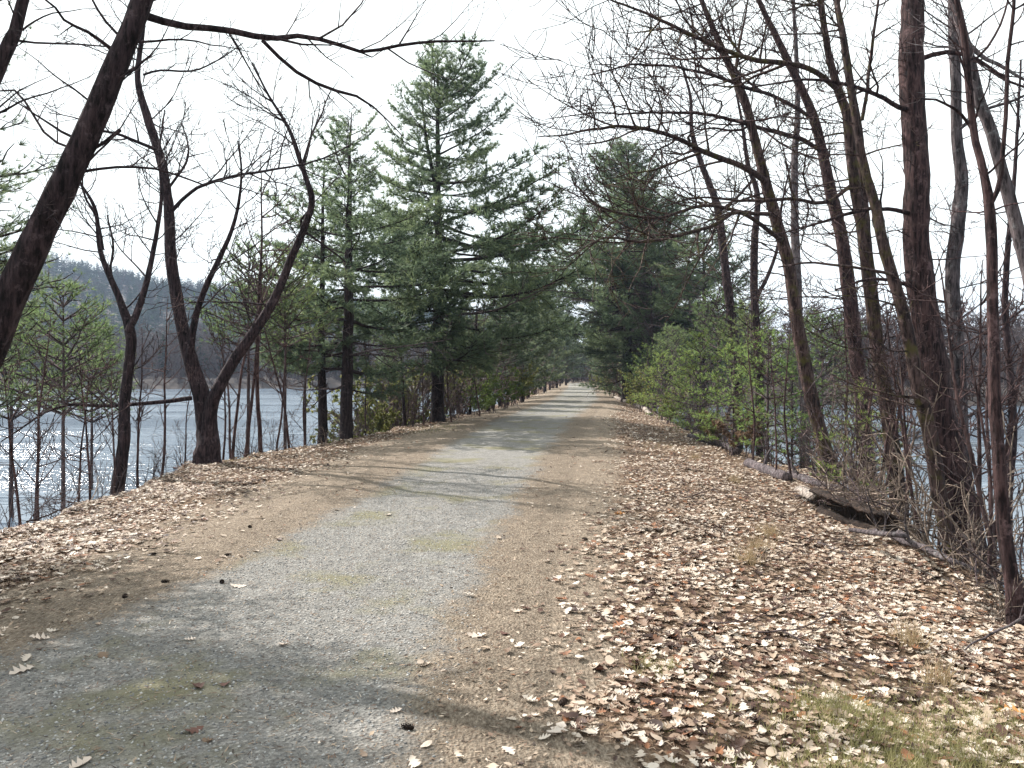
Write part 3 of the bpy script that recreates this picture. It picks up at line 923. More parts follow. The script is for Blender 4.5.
def pine(name, label, px, Y, H, r, profile, seed, step=0.42, per=4, elev=(2, 40), lean=0.0, dead=None, fullness=1.0, mat=None, tops=1, skew=None, group=None, fine=False):
    """a white pine whose boughs are parts: profile = rows of (share of height, bough length)"""
    g = np.random.default_rng(seed)
    x = (px - 512) / F * Y
    z = gz(x, Y)
    root = thing(name, label, 'pine tree', (x, Y, z), group)
    n = 26
    t = np.linspace(0, 1, n)
    P = np.stack([lean * t * H + np.cumsum(g.normal(0, 0.012, n)), np.cumsum(g.normal(0, 0.012, n)), t * H - 0.2 * (t == 0)], -1)
    Rd = r * (1 - t) ** 0.85 + 0.012
    Rd[0] *= 1.35
    mb = MB()
    mb.tube(P, Rd, 10, 0.06, False, g)
    mb.build('trunk', M['pine_bark'], root)
    if tops > 1:
        k0 = 15
        P2 = P[k0:].copy(); tt = np.linspace(0, 1, len(P2))
        P2[:, 0] -= 0.62 * np.sin(tt * 1.5); P2[:, 2] -= tt * 0.9
        mb = MB(); mb.tube(P2, Rd[k0:] * 0.75, 7); mb.build('trunk', M['pine_bark'], root)
    ps = np.array(profile)
    zz = ps[0, 0] * H
    while zz < H * 0.985:
        f = zz / H
        Lb = np.interp(f, ps[:, 0], ps[:, 1])
        a0 = g.uniform(0, 6.28)
        kk = per if f < 0.85 else max(3, per - 1)
        for q in range(kk):
            az = a0 + q * 2 * math.pi / kk + g.normal(0, 0.25)
            L_ = Lb * g.uniform(0.5, 1.22)
            if skew: L_ *= 1 + skew[1] * math.cos(az - skew[0])
            isdead = dead is not None and g.uniform() < np.interp(f, dead[0], dead[1])
            if not isdead and g.uniform() > fullness: continue
            el = R(np.interp(f, [0, 0.55, 0.75, 1], (elev[0], elev[0] + 9, elev[0] + 30, elev[1])) + g.normal(0, 4))
            zb = zz + g.normal(0, 0.06)
            pb = [np.interp(zb, P[:, 2], P[:, 0]), np.interp(zb, P[:, 2], P[:, 1]), zb]
            lib = BOUGH_DEAD if isdead else BOUGH_FINE if fine else [b_ for b_ in BOUGH_LIB if abs(math.log(b_[0] / max(L_, 0.2))) < 0.75] or BOUGH_LIB[:3]
            L0, wm, nm = lib[int(g.integers(len(lib)))]
            bo = link('bough', wm, root)
            bo.matrix_local = mat4(pb, az, el, L_ / L0, g.normal(0, 0.15))
            if nm is not None:
                nd = link('needles', nm, bo)
        zz += step * g.uniform(0.75, 1.25) * (1.0 if f < 0.8 else 0.7)
    return root


pine('white_pine', 'broad white pine with a double top, tallest evergreen before the path bends', 438, 29.0, 13.6, 0.24,
     [(0.15, 2.8), (0.26, 4.2), (0.36, 5.3), (0.5, 4.9), (0.60, 3.4), (0.68, 2.2), (0.80, 2.4), (0.9, 1.5), (1.0, 0.5)], 101, step=0.50, per=6, elev=(-6, 50), tops=2,
     dead=([0.1, 0.3, 0.4], [0.45, 0.2, 0.0]), skew=(0.0, 0.2))
pine('slim_pine', 'slim dark pine with bare lower trunk, nearer of the two before the broad one', 345, 23.0, 9.9, 0.2,
     [(0.2, 3.2), (0.4, 3.6), (0.55, 3.0), (0.7, 2.1), (0.85, 1.3), (1.0, 0.4)], 102, step=0.48, per=4, elev=(-4, 35), fullness=0.95,
     dead=([0.2, 0.35, 0.6], [0.5, 0.2, 0.05]), lean=0.01)
pine('ragged_pine', 'ragged thin pine close beside the slim dark one, on its lake side', 322, 23.8, 9.6, 0.15,
     [(0.34, 2.0), (0.5, 2.2), (0.7, 1.6), (0.85, 1.0), (1.0, 0.3)], 103, step=0.55, per=4, elev=(-4, 38), fullness=0.95,
     dead=([0.3, 0.45, 0.6], [0.45, 0.15, 0.05]), lean=0.012)
pine('dark_pine', 'tall shaggy pine with grey dead lower boughs and thick dark base, beside a white log', 627, 50.0, 16.4, 0.34,
     [(0.10, 2.2), (0.22, 3.4), (0.32, 5.2), (0.45, 5.8), (0.6, 4.9), (0.75, 3.4), (0.9, 1.8), (1.0, 0.5)], 104, step=0.40, per=7, elev=(-8, 40),
     dead=([0.05, 0.3, 0.55, 0.7], [0.7, 0.55, 0.4, 0.15]), skew=(math.pi, 0.12))
pine('second_dark_pine', 'green pine standing just behind the shaggy tall one, towards the water', 668, 53.0, 15.6, 0.26,
     [(0.15, 3.6), (0.4, 4.6), (0.6, 3.8), (0.8, 2.4), (1.0, 0.5)], 105, step=0.5, per=6, elev=(-4, 40),
     dead=([0.1, 0.4, 0.6], [0.7, 0.45, 0.1]))
pine('shaded_pine', 'dense pine filling the space just behind the shaggy tall one, path side', 641, 57.0, 15.0, 0.26,
     [(0.15, 3.2), (0.3, 5.0), (0.5, 5.2), (0.7, 3.6), (0.85, 2.2), (1.0, 0.5)], 108, step=0.5, per=6, elev=(-4, 40),
     dead=([0.1, 0.4, 0.6], [0.6, 0.4, 0.1]))
pine('open_pine', 'open crowned pine seen behind the thin bare trees, nearest to the water', 704, 44.0, 13.2, 0.2,
     [(0.2, 2.8), (0.5, 3.6), (0.7, 3.0), (0.85, 1.8), (1.0, 0.5)], 106, step=0.5, per=5, elev=(0, 40), fullness=0.8,
     dead=([0.2, 0.5, 0.6], [0.6, 0.3, 0.1]))


pine('corner_pine', 'pine mostly outside the frame, its sprigs showing at the edge beside the leaning trunk', -165, 7.4, 7.2, 0.12,
     [(0.2, 1.4), (0.4, 1.9), (0.6, 1.7), (0.8, 1.2), (1.0, 0.3)], 107, step=0.2, per=8, elev=(0, 40), fine=True)


# merged pines for the farther trees and the young ones: a trunk and a crown
def merged_pine(H, r, profile, g, step, per, elev, kb, needle, width, dens, fol=1.0, bare=0.25):
    tr, cr = MB(), MB()
    n = 14
    t = np.linspace(0, 1, n)
    P = np.stack([np.cumsum(g.normal(0, 0.008 * H / 6, n)), np.cumsum(g.normal(0, 0.008 * H / 6, n)), t * H - 0.15 * (t == 0)], -1)
    tr.tube(P, r * (1 - t) ** 0.85 + 0.006, 7)
    ps = np.array(profile)
    zz = ps[0, 0] * H
    while zz < H * 0.97:
        f = zz / H
        Lb = np.interp(f, ps[:, 0], ps[:, 1])
        a0 = g.uniform(0, 6.28)
        for q in range(per):
            L_ = max(0.15, Lb * g.uniform(0.6, 1.15))
            w_, nd_ = bough_parts(L_, g, bare, kb, needle, width, dens, 0.03, fol)
            m_ = np.array(mat4((np.interp(zz, P[:, 2], P[:, 0]), np.interp(zz, P[:, 2], P[:, 1]), zz), a0 + q * 6.283 / per + g.normal(0, 0.3), R(np.interp(f, [0, 1], elev) + g.normal(0, 6)), 1.0))
            tr.merge(*w_.arrays(), m_)
            cr.merge(*nd_.arrays(), m_)
        zz += step * g.uniform(0.7, 1.3)
    return tr, cr


_gp = np.random.default_rng(55)
YOUNG, FARP = [], []
for q in range(4):
    a_, b_ = merged_pine(2.6, 0.028, [(0.12, 0.85), (0.35, 1.1), (0.6, 0.75), (0.85, 0.35), (1, 0.15)], _gp, 0.25, 4, (0, 45), 9, 0.09, 0.011, 1.2, bare=0.3)
    YOUNG.append((a_.mesh('trunk', M['twig']), b_.mesh('crown', M['needle_young'], False)))
CLEAR = []
for q in range(3):
    a_, b_ = merged_pine(3.6, 0.026, [(0.57, 0.7), (0.68, 0.9), (0.84, 0.6), (1, 0.15)], _gp, 0.16, 4, (-5, 40), 9, 0.085, 0.009, 1.6, bare=0.25)
    CLEAR.append((a_.mesh('trunk', M['twig']), b_.mesh('crown', M['needle_soft'], False)))
for q in range(3):
    a_, b_ = merged_pine(11.0, 0.17, [(0.12, 2.2), (0.35, 3.0), (0.6, 2.3), (0.85, 1.1), (1, 0.3)], _gp, 0.55, 5, (-6, 38), 7, 0.26, 0.06, 0.65)
    FARP.append((a_.mesh('trunk', M['pine_bark']), b_.mesh('crown', M['needle_blue'], False)))

ORD = ['first', 'second', 'third', 'fourth', 'fifth', 'sixth', 'seventh', 'eighth', 'ninth', 'tenth', 'eleventh', 'twelfth', 'thirteenth', 'fourteenth', 'fifteenth', 'sixteenth', 'seventeenth', 'eighteenth', 'nineteenth', 'twentieth']


def place_pair(name, lib, q, label, cat, x, y, s, rz, group, crown='crown', sz=1.0):
    root = thing(name, label, cat, (x, y, gz(x, y)), group)
    root.rotation_euler = (0, 0, rz)
    root.scale = (s, s, s * sz)
    a_, b_ = lib[q % len(lib)]
    link('trunk', a_, root)
    if b_ is not None: link(crown, b_, root)
    return root


# young pines: (picture column, distance, height, words)
young = [
    (286, 20.0, 5.0, 'young pine with a thin pole trunk between the forked bare tree and ragged pine'),
    (248, 19.5, 5.4, 'wispy young pine growing close behind the forked bare tree'),
    (305, 26.0, 5.6, 'young pine farther back at the water edge behind the ragged pine'),
    (62, 16.5, 4.3, 'feathery young pine at the water edge beneath the leaning trunk'),
    (12, 18.5, 4.8, 'young pine half hidden behind the base of the leaning trunk'),
    (92, 23.0, 4.2, 'small pale pine by the water past the feathery one'),
    (700, 22.0, 2.9, 'bushy young pine nearest the path at the edge of the evergreen thicket'),
    (733, 19.0, 2.5, 'bright green young pine in the middle of the thicket by the bank'),
    (768, 17.5, 2.9, 'yellowish young pine beside the thin upright bare tree'),
    (792, 21.5, 2.6, 'young pine growing against the back of the curved bare trunk'),
    (718, 27.0, 4.9, 'taller young pine behind the bright green one'),
    (690, 29.0, 2.8, 'dense young pine at the far end of the thicket'),
    (662, 34.0, 2.9, 'young pine standing in front of the tall shaggy pine'),
    (752, 24.0, 4.4, 'tall thin young pine in the thicket beside a bare tree with side fork'),
    (822, 24.0, 4.4, 'young pine seen between the curved trunk and the one behind'),
    (868, 13.6, 1.7, 'knee high pine low on the slope between two bare trunks'),
    (648, 44.0, 3.6, 'round young pine close to the foot of the tall shaggy pine'),
    (672, 38.0, 4.4, 'young pine midway between the shaggy pine and the thicket'),
]
_g = np.random.default_rng(31)
for q, (px, Y, H, lab) in enumerate(young):
    x = (px - 512) / F * Y
    z = gz(x, Y)
    H = H + max(0, -z) * 0.8
    place_pair('young_pine', CLEAR if px < 320 or H > 4.3 else YOUNG, q, lab, 'pine sapling', x, Y, H / (3.6 if px < 320 or H > 4.3 else 2.6) * 0.95, _g.uniform(0, 6.28), 'young pines on the banks')

# mid distance pines along both banks: (picture column, distance, height)
far_pines_left = [(500, 43, 7.5), (522, 50, 9.5), (528, 62, 9.0), (545, 76, 10.5), (540, 92, 13.0), (557, 100, 11.5), (566, 124, 12), (390, 36, 6.5), (462, 39, 7.2), (562, 150, 15), (573, 170, 11), (568, 158, 10)]
far_pines_right = [(640, 66, 13.0), (618, 78, 13.5), (613, 98, 13.0), (603, 122, 12.5), (607, 145, 12.0), (690, 60, 11.0), (590, 168, 10.5), (601, 128, 10)]
for q, (px, Y, H) in enumerate(far_pines_left):
    x = (px - 512) / F * Y
    place_pair('far_pine', FARP, q, f'{ORD[q]} pine along the lake side of the path beyond the broad double topped one' if q < 7 else
               ['low pine tucked behind the slim dark pine', 'short pine right behind the broad double topped one', 'distant pine closing the view at the path end', 'pine standing where the path vanishes, in its middle', 'pine just beside the vanishing path on the lake side'][q - 7],
               'pine tree', x, Y, H / 11, _g.uniform(0, 6.28), 'pines along the far path')
for q, (px, Y, H) in enumerate(far_pines_right):
    x = (px - 512) / F * Y
    place_pair('far_pine', FARP, q + 1, f'{ORD[q]} pine along the path past the shaggy dark pine' if q < 5 else ['pine behind the thicket, by the water near the open crowned one', 'pine standing across the end of the path under the sky gap', 'low pine leaning over the far path past the shaggy one'][q - 5],
               'pine tree', x, Y, H / 11, _g.uniform(0, 6.28), 'pines along the far path')


# bare tree templates for the mid distance: trunk and crown
def merged_bare(H, r, g, nl, ll, levels, dens, rmin, fork=True):
    tr, cr = MB(), MB()
    stems = [shoot(np.array([0, 0, -0.15]), unit(np.array([g.normal(0, 0.08), g.normal(0, 0.08), 1.])), H, 16, 0.05, 0.2, g)]
    Rs = [r * (1 - np.linspace(0, 1, 17)) ** 0.8 + rmin]
    if fork:
        k0 = 6
        s2 = shoot(stems[0][k0], unit(np.array([g.normal(0, 0.3), g.normal(0, 0.3), 1.])), H * 0.55, 10, 0.06, 0.2, g)
        stems.append(s2); Rs.append(np.linspace(Rs[0][k0] * 0.7, rmin, 11))
    for P, q in zip(stems, Rs): tr.tube(P, q, 7)
    for i in range(nl):
        k_ = int(g.integers(len(stems))); P, q = stems[k_], Rs[k_]
        j = int(g.uniform(0.3, 0.95) * (len(P) - 1))
        az = g.uniform(0, 6.28); e = R(g.uniform(15, 60))
        d = np.array([math.cos(az) * math.cos(e), math.sin(az) * math.cos(e), math.sin(e)])
        L_ = g.uniform(*ll) * (1.15 - j / len(P) * 0.6)
        B = shoot(P[j], d, L_, 8, 0.1, 0.25, g)
        BR = np.linspace(max(q[j] * 0.45, rmin * 2), rmin, 9)
        cr.tube(B, BR, 4)
        sprout(cr, B, BR, g, levels, dens, rmin, 0.25, 0.2)
    return tr, cr


_gt = np.random.default_rng(99)
BAREM, SHRUB, THIN = [], [], []
for q in range(4):
    a_, b_ = merged_bare(10.0, 0.11, _gt, 20, (1.4, 3.2), 2, 1.7, 0.010, q % 2 == 0)
    BAREM.append((a_.mesh('trunk', M['bark_dark']), b_.mesh('crown', M['twig'])))
for q in range(3):
    a_, b_ = merged_bare(4.2, 0.028, _gt, 12, (0.5, 1.3), 2, 3.0, 0.005, False)
    THIN.append((a_.mesh('trunk', M['red_bark']), b_.mesh('crown', M['red_bark'])))

mid_bare_left = [(405, 27.0, 5.2), (372, 31, 6.5), (470, 34, 6.0), (488, 37, 6.5), (508, 45, 7.0), (515, 58, 8.0), (535, 70, 8.5), (550, 88, 9.0), (560, 112, 10), (540, 118, 10)]
mid_bare_right = [(655, 47, 9.5), (685, 40, 9.0), (640, 72, 11), (625, 88, 11), (611, 110, 11), (720, 36, 9.0), (607, 132, 11), (700, 52, 10)]
for q, (px, Y, H) in enumerate(mid_bare_left):
    x = (px - 512) / F * Y
    place_pair('bare_tree', BAREM, q, f'{ORD[q]} slight bare tree along the lake bank beyond the slim dark pine', 'tree', x, Y, H / 10, _g.uniform(0, 6.28), 'bare trees along the far path')
for q, (px, Y, H) in enumerate(mid_bare_right):
    x = (px - 512) / F * Y
    place_pair('bare_tree', BAREM, q + 1, f'{ORD[q]} slight bare tree on the bank of the shaggy dark pine', 'tree', x, Y, H / 10, _g.uniform(0, 6.28), 'bare trees along the far path')

# thin poles on the near banks: (column, distance, height, words)
poles = [
    (233, 16.8, 4.6, 'thin bare pole at the foot of the forked bare tree'),
    (245, 17.4, 5.2, 'thin bare pole second from the forked bare tree'),
    (262, 18.0, 6.6, 'tallest thin pole between the forked tree and the ragged pine'),
    (232, 18.4, 3.6, 'short thin sapling leaning behind the forked tree'),
    (290, 19.5, 4.0, 'thin sapling midway between forked tree and ragged pine'),
    (43, 11.8, 2.0, 'bare sapling stem at the water edge beneath the leaning trunk'),
    (72, 12.4, 2.0, 'slim bare sapling by the water before the narrow forked tree'),
    (88, 12.8, 2.3, 'bare sapling stem just before the narrow forked tree'),
    (140, 15.2, 2.8, 'leaning bare sapling just past the narrow forked tree'),
    (185, 16.0, 2.0, 'short bare sapling against the trunk of the forked tree'),
    (424, 27.5, 3.4, 'thin sapling at the foot of the broad pine'),
    (452, 28.0, 3.8, 'thin sapling just past the broad pine'),
    (480, 31.0, 4.0, 'thin sapling beside the green shrub'),
    (753, 16.2, 3.0, 'thin bare sapling in front of the evergreen thicket'),
    (776, 14.5, 2.6, 'bare sapling with clear stem at the thicket edge'),
    (792, 14.2, 2.8, 'bare sapling right before the curved trunk'),
    (842, 14.5, 3.2, 'thin bare sapling between the curved trunk and the twin stems'),
    (880, 11.8, 2.5, 'thin bare sapling in front of the twin mossy stems'),
    (985, 8.4, 2.4, 'crooked sapling close beside the nearest slim trunk'),
    (1000, 9.6, 3.0, 'thin bare sapling behind the nearest slim trunk'),
    (975, 11.8, 3.2, 'bare sapling by the water behind the slanting mossy tree'),
    (20, 11.4, 2.2, 'thin sapling nearest the leaning trunk at the water edge'),
    (33, 13.5, 3.0, 'tall thin sapling seen through the pines under the leaning trunk'),
    (112, 13.6, 2.2, 'sapling stem touching the narrow forked tree on its near side'),
    (160, 15.8, 3.4, 'thin sapling standing midway between the two forked trees'),
    (222, 17.0, 3.0, 'thin sapling right behind the split base of the forked tree'),
    (275, 19.0, 3.4, 'reddish thin sapling before the pole trunked young pine'),
    (305, 21.0, 3.0, 'reddish thin sapling right before the ragged pine'),
    (366, 24.5, 3.2, 'reddish thin sapling just past the slim dark pine'),
    (855, 13.6, 3.4, 'reddish sapling uphill of the hollow log, nearest the curved trunk'),
    (872, 12.4, 3.0, 'reddish sapling directly behind the hollow log'),
    (908, 11.6, 3.2, 'reddish sapling between the twin stems and the thickest trunk'),
    (922, 10.4, 2.6, 'reddish sapling in front of the thickest trunk'),
    (968, 9.4, 3.2, 'reddish sapling between the thickest trunk and the slim forked one'),
    (1012, 8.8, 3.4, 'reddish sapling beyond the slim forked trunk at the frame edge'),
    (990, 10.8, 3.8, 'tall reddish sapling by the water beyond the slim forked trunk'),
    (935, 12.6, 2.2, 'short bare sapling behind the base of the thickest trunk'),
]
for q, (px, Y, H, lab) in enumerate(poles):
    x = (px - 512) / F * Y
    H = H + max(0, -gz(x, Y)) * 0.9
    o = place_pair('bare_sapling', THIN, q, lab, 'sapling', x, Y, H / 4.2, _g.uniform(0, 6.28), 'bare saplings on the banks')
    o.rotation_euler = (_g.normal(0, 0.06), _g.normal(0, 0.06), _g.uniform(0, 6.28))


# shrubs: several arching stems with fine twigs
def shrub_lib(H, n, g, mat, leaf=None, rmin=0.003, arch=0.5):
    stems = []
    lv = MB()
    for i in range(n):
        mb = MB()
        az = g.uniform(0, 6.28); tl = g.uniform(0.1, arch)
        P = shoot(np.array([g.normal(0, 0.08), g.normal(0, 0.08), -0.08]), unit(np.array([math.cos(az) * tl, math.sin(az) * tl, 1.])), H * g.uniform(0.6, 1.1), 10, 0.11, -0.15, g)
        Rd = np.linspace(0.010 * H ** 0.5, rmin, 11)
        mb.tube(P, Rd, 4)
        sprout(mb, P, Rd, g, 2, 4.5 / H ** 0.3, rmin, 0.1, 0.15, (25, 70), (0.25, 0.55))
        stems.append(mb.mesh('stem', M[mat]))
        if leaf:
            V = mb.arrays()[0]
            pk = V[g.integers(0, len(V), 130)]
            pk = pk[pk[:, 2] > 0.2 * H]
            blades(lv, pk, np.tile(np.array([0, 0, 0.4]), (len(pk), 1)), 4, 0.075, 0.05, 0.8, g, 0.0)
    return stems, (lv.mesh('leaves', M[leaf], False) if leaf else None)


_gs = np.random.default_rng(123)
SH = {
    'bare': [shrub_lib(1.5, 6, _gs, 'twig') for _ in range(3)],
    'pale': [shrub_lib(1.1, 6, _gs, 'pale_twig', arch=1.1) for _ in range(3)],
    'green': [shrub_lib(1.5, 7, _gs, 'twig', 'green_leaf') for _ in range(2)],
    'olive': [shrub_lib(1.5, 7, _gs, 'twig', 'yellow_leaf') for _ in range(2)],
    'brown': [shrub_lib(1.2, 4, _gs, 'twig', 'brown_leaf') for _ in range(1)],
}


SH['thicket'] = [shrub_lib(1.5, 18, _gs, 'under_twig', rmin=0.005) for _ in range(2)]


def shrub(kind, q, label, px, Y, H, dz=0.0):
    x = (px - 512) / F * Y
    st, lv = SH[kind][q % len(SH[kind])]
    root = thing('shrub', label, 'shrub', (x, Y, gz(x, Y) + dz), {'bare': 'bare shrubs', 'pale': 'pale bramble clumps', 'thicket': 'dark thickets'}.get(kind, 'leafy shrubs') + ' on the banks')
    s = H / (1.1 if kind == 'pale' else 1.5)
    root.scale = (s, s, s)
    root.rotation_euler = (0, 0, _gs.uniform(0, 6.28))
    for m_ in st: link('stem', m_, root)
    if lv: link('leaves', lv, root)


for kind, px, Y, H, lab in [
    ('bare', 15, 10.6, 1.5, 'tangled bare shrub at the water edge in the corner under the leaning trunk'),
    ('bare', 55, 11.6, 1.3, 'bare shrub by the fallen log under the leaning trunk'),
    ('bare', 105, 13.0, 1.2, 'bare shrub at the foot of the narrow forked tree'),
    ('bare', 165, 15.4, 1.1, 'bare shrub between the two forked trees on the lake bank'),
    ('bare', 240, 18.0, 1.2, 'bare shrub just past the stout forked tree'),
    ('bare', 275, 19.5, 1.4, 'twiggy shrub between the thin poles and the ragged pine'),
    ('bare', 310, 21.5, 1.2, 'low twiggy shrub in front of the ragged pine'),
    ('pale', 330, 19.5, 0.6, 'low pale bramble on the litter before the slim dark pine'),
    ('bare', 365, 23.5, 1.2, 'twiggy shrub at the foot of the slim dark pine'),
    ('olive', 385, 25.5, 1.6, 'olive leaved shrub between the slim dark pine and the broad one'),
    ('olive', 362, 29.0, 3.2, 'tall yellowish shrub behind the slim dark pine'),
    ('bare', 410, 27.0, 2.2, 'dense bare shrub by the broad pine on its near side'),
    ('bare', 430, 30.5, 2.6, 'dense bare thicket shrub behind the broad pine'),
    ('bare', 455, 31.0, 2.4, 'bare shrub just past the broad pine'),
    ('bare', 470, 34.5, 2.6, 'tall bare shrub between the broad pine and the bright green shrub'),
    ('green', 492, 34.0, 1.8, 'bright green shrub beside the path past the broad pine'),
    ('green', 478, 32.0, 1.2, 'small green shrub next to the bright green one'),
    ('bare', 505, 40.0, 2.6, 'bare shrub behind the bright green shrub'),
    ('bare', 518, 47.0, 2.4, 'bare shrub along the lake side where the path turns away'),
    ('olive', 526, 56.0, 2.4, 'olive shrub along the lake side of the far path'),
    ('bare', 545, 82.0, 3.2, 'far bare shrub near the path end on the lake side'),
    ('olive', 612, 60.0, 2.4, 'olive shrub at the path edge past the shaggy pine'),
    ('olive', 606, 84.0, 3.0, 'distant olive shrub near the path end past the shaggy pine'),
    ('bare', 636, 46.0, 1.6, 'dark bare shrub at the foot of the shaggy pine'),
    ('bare', 652, 38.0, 1.5, 'bare shrub on the bank before the shaggy pine'),
    ('olive', 668, 31.0, 1.5, 'olive shrub in front of the dense young pine'),
    ('bare', 690, 25.5, 1.4, 'bare shrub at the edge of the evergreen thicket nearest the shaggy pine'),
    ('olive', 712, 21.0, 1.0, 'small olive shrub at the bank edge before the thicket'),
    ('bare', 730, 18.5, 1.3, 'bare shrub before the bright green young pine'),
    ('brown', 744, 18.0, 1.6, 'shrub still holding brown leaves in the thicket'),
    ('bare', 770, 15.8, 1.3, 'bare shrub at the thicket edge nearest the curved trunk'),
    ('bare', 850, 14.0, 1.5, 'tangled bare shrub between the curved trunk and twin stems'),
    ('bare', 880, 13.2, 1.9, 'tall tangled bare shrub behind the hollow log'),
    ('pale', 870, 12.0, 1.3, 'pale arching bramble above the hollow log'),
    ('pale', 915, 10.6, 1.2, 'pale arching bramble in front of the thickest trunk'),
    ('pale', 945, 8.8, 1.1, 'pale arching bramble by the slanting mossy tree'),
    ('bare', 1020, 7.6, 1.6, 'bare shrub at the frame edge by the nearest slim trunk'),
    ('pale', 1005, 6.2, 0.7, 'low pale bramble at the foot of the nearest slim trunk'),
    ('pale', 925, 11.0, 2.3, 'tallest pale arching shrub, before the thickest trunk'),
    ('pale', 955, 9.4, 1.9, 'pale arching shrub between the slanting mossy and slim forked trunks'),
    ('pale', 895, 12.0, 1.9, 'pale arching shrub before the twin mossy stems'),
    ('pale', 855, 12.6, 1.5, 'pale arching shrub uphill of the hollow log, nearest the curved trunk'),
    ('bare', 848, 13.0, 2.2, 'tall fine twigged shrub between hollow log and curved trunk'),
    ('pale', 985, 8.0, 1.8, 'pale arching shrub in front of the water by the slim forked trunk'),
    ('pale', 835, 12.4, 0.7, 'low pale bramble on the near end of the hollow log'),
    ('olive', 415, 33.0, 3.0, 'tall olive shrub rising behind the trunk of the broad pine'),
    ('olive', 455, 35.0, 2.4, 'olive shrub amid the dark thickets past the broad pine'),
    ('green', 505, 37.5, 1.8, 'green shrub just past the bright green one'),
    ('olive', 514, 43.0, 2.4, 'olive shrub at the path side before the bend'),
    ('olive', 640, 40.0, 2.0, 'olive shrub on the bank in front of the white weathered log'),
    ('brown', 725, 20.5, 1.8, 'brown leaved shrub at the front of the evergreen thicket'),
    ('bare', 30, 12.6, 1.7, 'tangled bare shrub at the lake edge, second from the frame side'),
    ('bare', 80, 13.0, 1.5, 'tangled bare shrub halfway between leaning trunk and narrow forked tree'),
    ('bare', 145, 14.6, 1.5, 'bare shrub just past the narrow forked tree'),
    ('bare', 185, 16.4, 1.4, 'bare shrub against the lake side of the stout forked tree'),
    ('bare', 255, 18.6, 1.6, 'bare shrub around the feet of the thin poles'),
    ('bare', 295, 20.6, 1.6, 'bare shrub at the foot of the pole trunked young pine'),
    ('bare', 335, 23.6, 1.4, 'bare shrub between the ragged pine and the slim dark one'),
    ('thicket', 350, 27.0, 2.4, 'bushy dark thicket behind the slim dark pine'),
    ('thicket', 395, 28.5, 3.0, 'bushy dark thicket before the broad pine, lake side'),
    ('thicket', 422, 31.5, 3.4, 'bushy dark thicket just behind the broad pine trunk'),
    ('thicket', 445, 33.0, 3.2, 'bushy dark thicket between broad pine and green shrub, nearest'),
    ('thicket', 462, 36.0, 3.6, 'taller dark thicket behind the small green shrub'),
    ('thicket', 490, 41.0, 3.4, 'dark thicket rising behind the bright green shrub'),
    ('thicket', 505, 48.0, 3.6, 'dark thicket farther on at the bend of the lake bank'),
    ('thicket', 520, 58.0, 4.0, 'dark thicket by the far path on the lake side'),
    ('thicket', 535, 72.0, 4.0, 'distant dark thicket on the lake side, next to last'),
    ('thicket', 553, 100.0, 5.0, 'most distant dark thicket on the lake side'),
    ('olive', 402, 30.0, 2.6, 'olive shrub standing in the dark thicket before the broad pine'),
    ('olive', 342, 25.0, 1.8, 'olive shrub right behind the slim dark pine'),
    ('thicket', 622, 58.0, 4.0, 'dark thicket just past the foot of the shaggy pine'),
    ('thicket', 645, 50.0, 3.6, 'dark thicket behind the foot of the shaggy pine'),
    ('thicket', 664, 42.0, 3.4, 'dark thicket between shaggy pine and young pines'),
    ('thicket', 612, 76.0, 4.4, 'far dark thicket on the bank past the shaggy pine'),
    ('thicket', 603, 108.0, 5.0, 'most distant dark thicket past the shaggy pine'),
    ('thicket', 700, 30.0, 2.8, 'dark thicket behind the bushy young pine'),
    ('thicket', 815, 18.0, 2.4, 'dark thicket behind the curved bare trunk'),
    ('thicket', 858, 15.5, 2.4, 'dark thicket behind the tall tangled shrub'),
]:
    shrub(kind, len(bpy.data.objects), lab, px, Y, H)


# ------------------------------------------------------------------ far woods: masses across the water
def tiny_bare(H, g):
    mb = MB()
    P = shoot(np.zeros(3), unit(np.array([g.normal(0, 0.05), g.normal(0, 0.05), 1.])), H, 6, 0.05, 0.1, g)
    mb.tube(P, np.linspace(0.16, 0.03, 7), 3)
    n = 90
    base = P[g.integers(0, 7, n)] + g.normal(0, 0.2, (n, 3))
    az = g.uniform(0, 6.28, n)
    d = np.stack([np.cos(az), np.sin(az), g.uniform(0.2, 1.4, n)], -1)
    d /= np.linalg.norm(d, axis=1, keepdims=True)
    tip = base + d * g.uniform(0.8, 3.0, (n, 1))
    s = np.cross(d, g.normal(0, 1, (n, 3))); s /= np.linalg.norm(s, axis=1, keepdims=True)
    mb.add(np.stack([base - s * 0.07, base + s * 0.07, tip], 1).reshape(-1, 3), np.arange(n * 3).reshape(-1, 3))
    b2 = np.repeat(base * 0.4 + tip * 0.6, 3, 0)
    d2 = np.repeat(d, 3, 0) + g.normal(0, 0.5, (n * 3, 3)); d2 /= np.linalg.norm(d2, axis=1, keepdims=True)
    s2 = np.cross(d2, g.normal(0, 1, d2.shape)); s2 /= np.linalg.norm(s2, axis=1, keepdims=True)
    t2 = b2 + d2 * g.uniform(0.5, 1.6, (n * 3, 1))
    mb.add(np.stack([b2 - s2 * 0.05, b2 + s2 * 0.05, t2], 1).reshape(-1, 3), np.arange(n * 9).reshape(-1, 3))
    return mb.arrays()


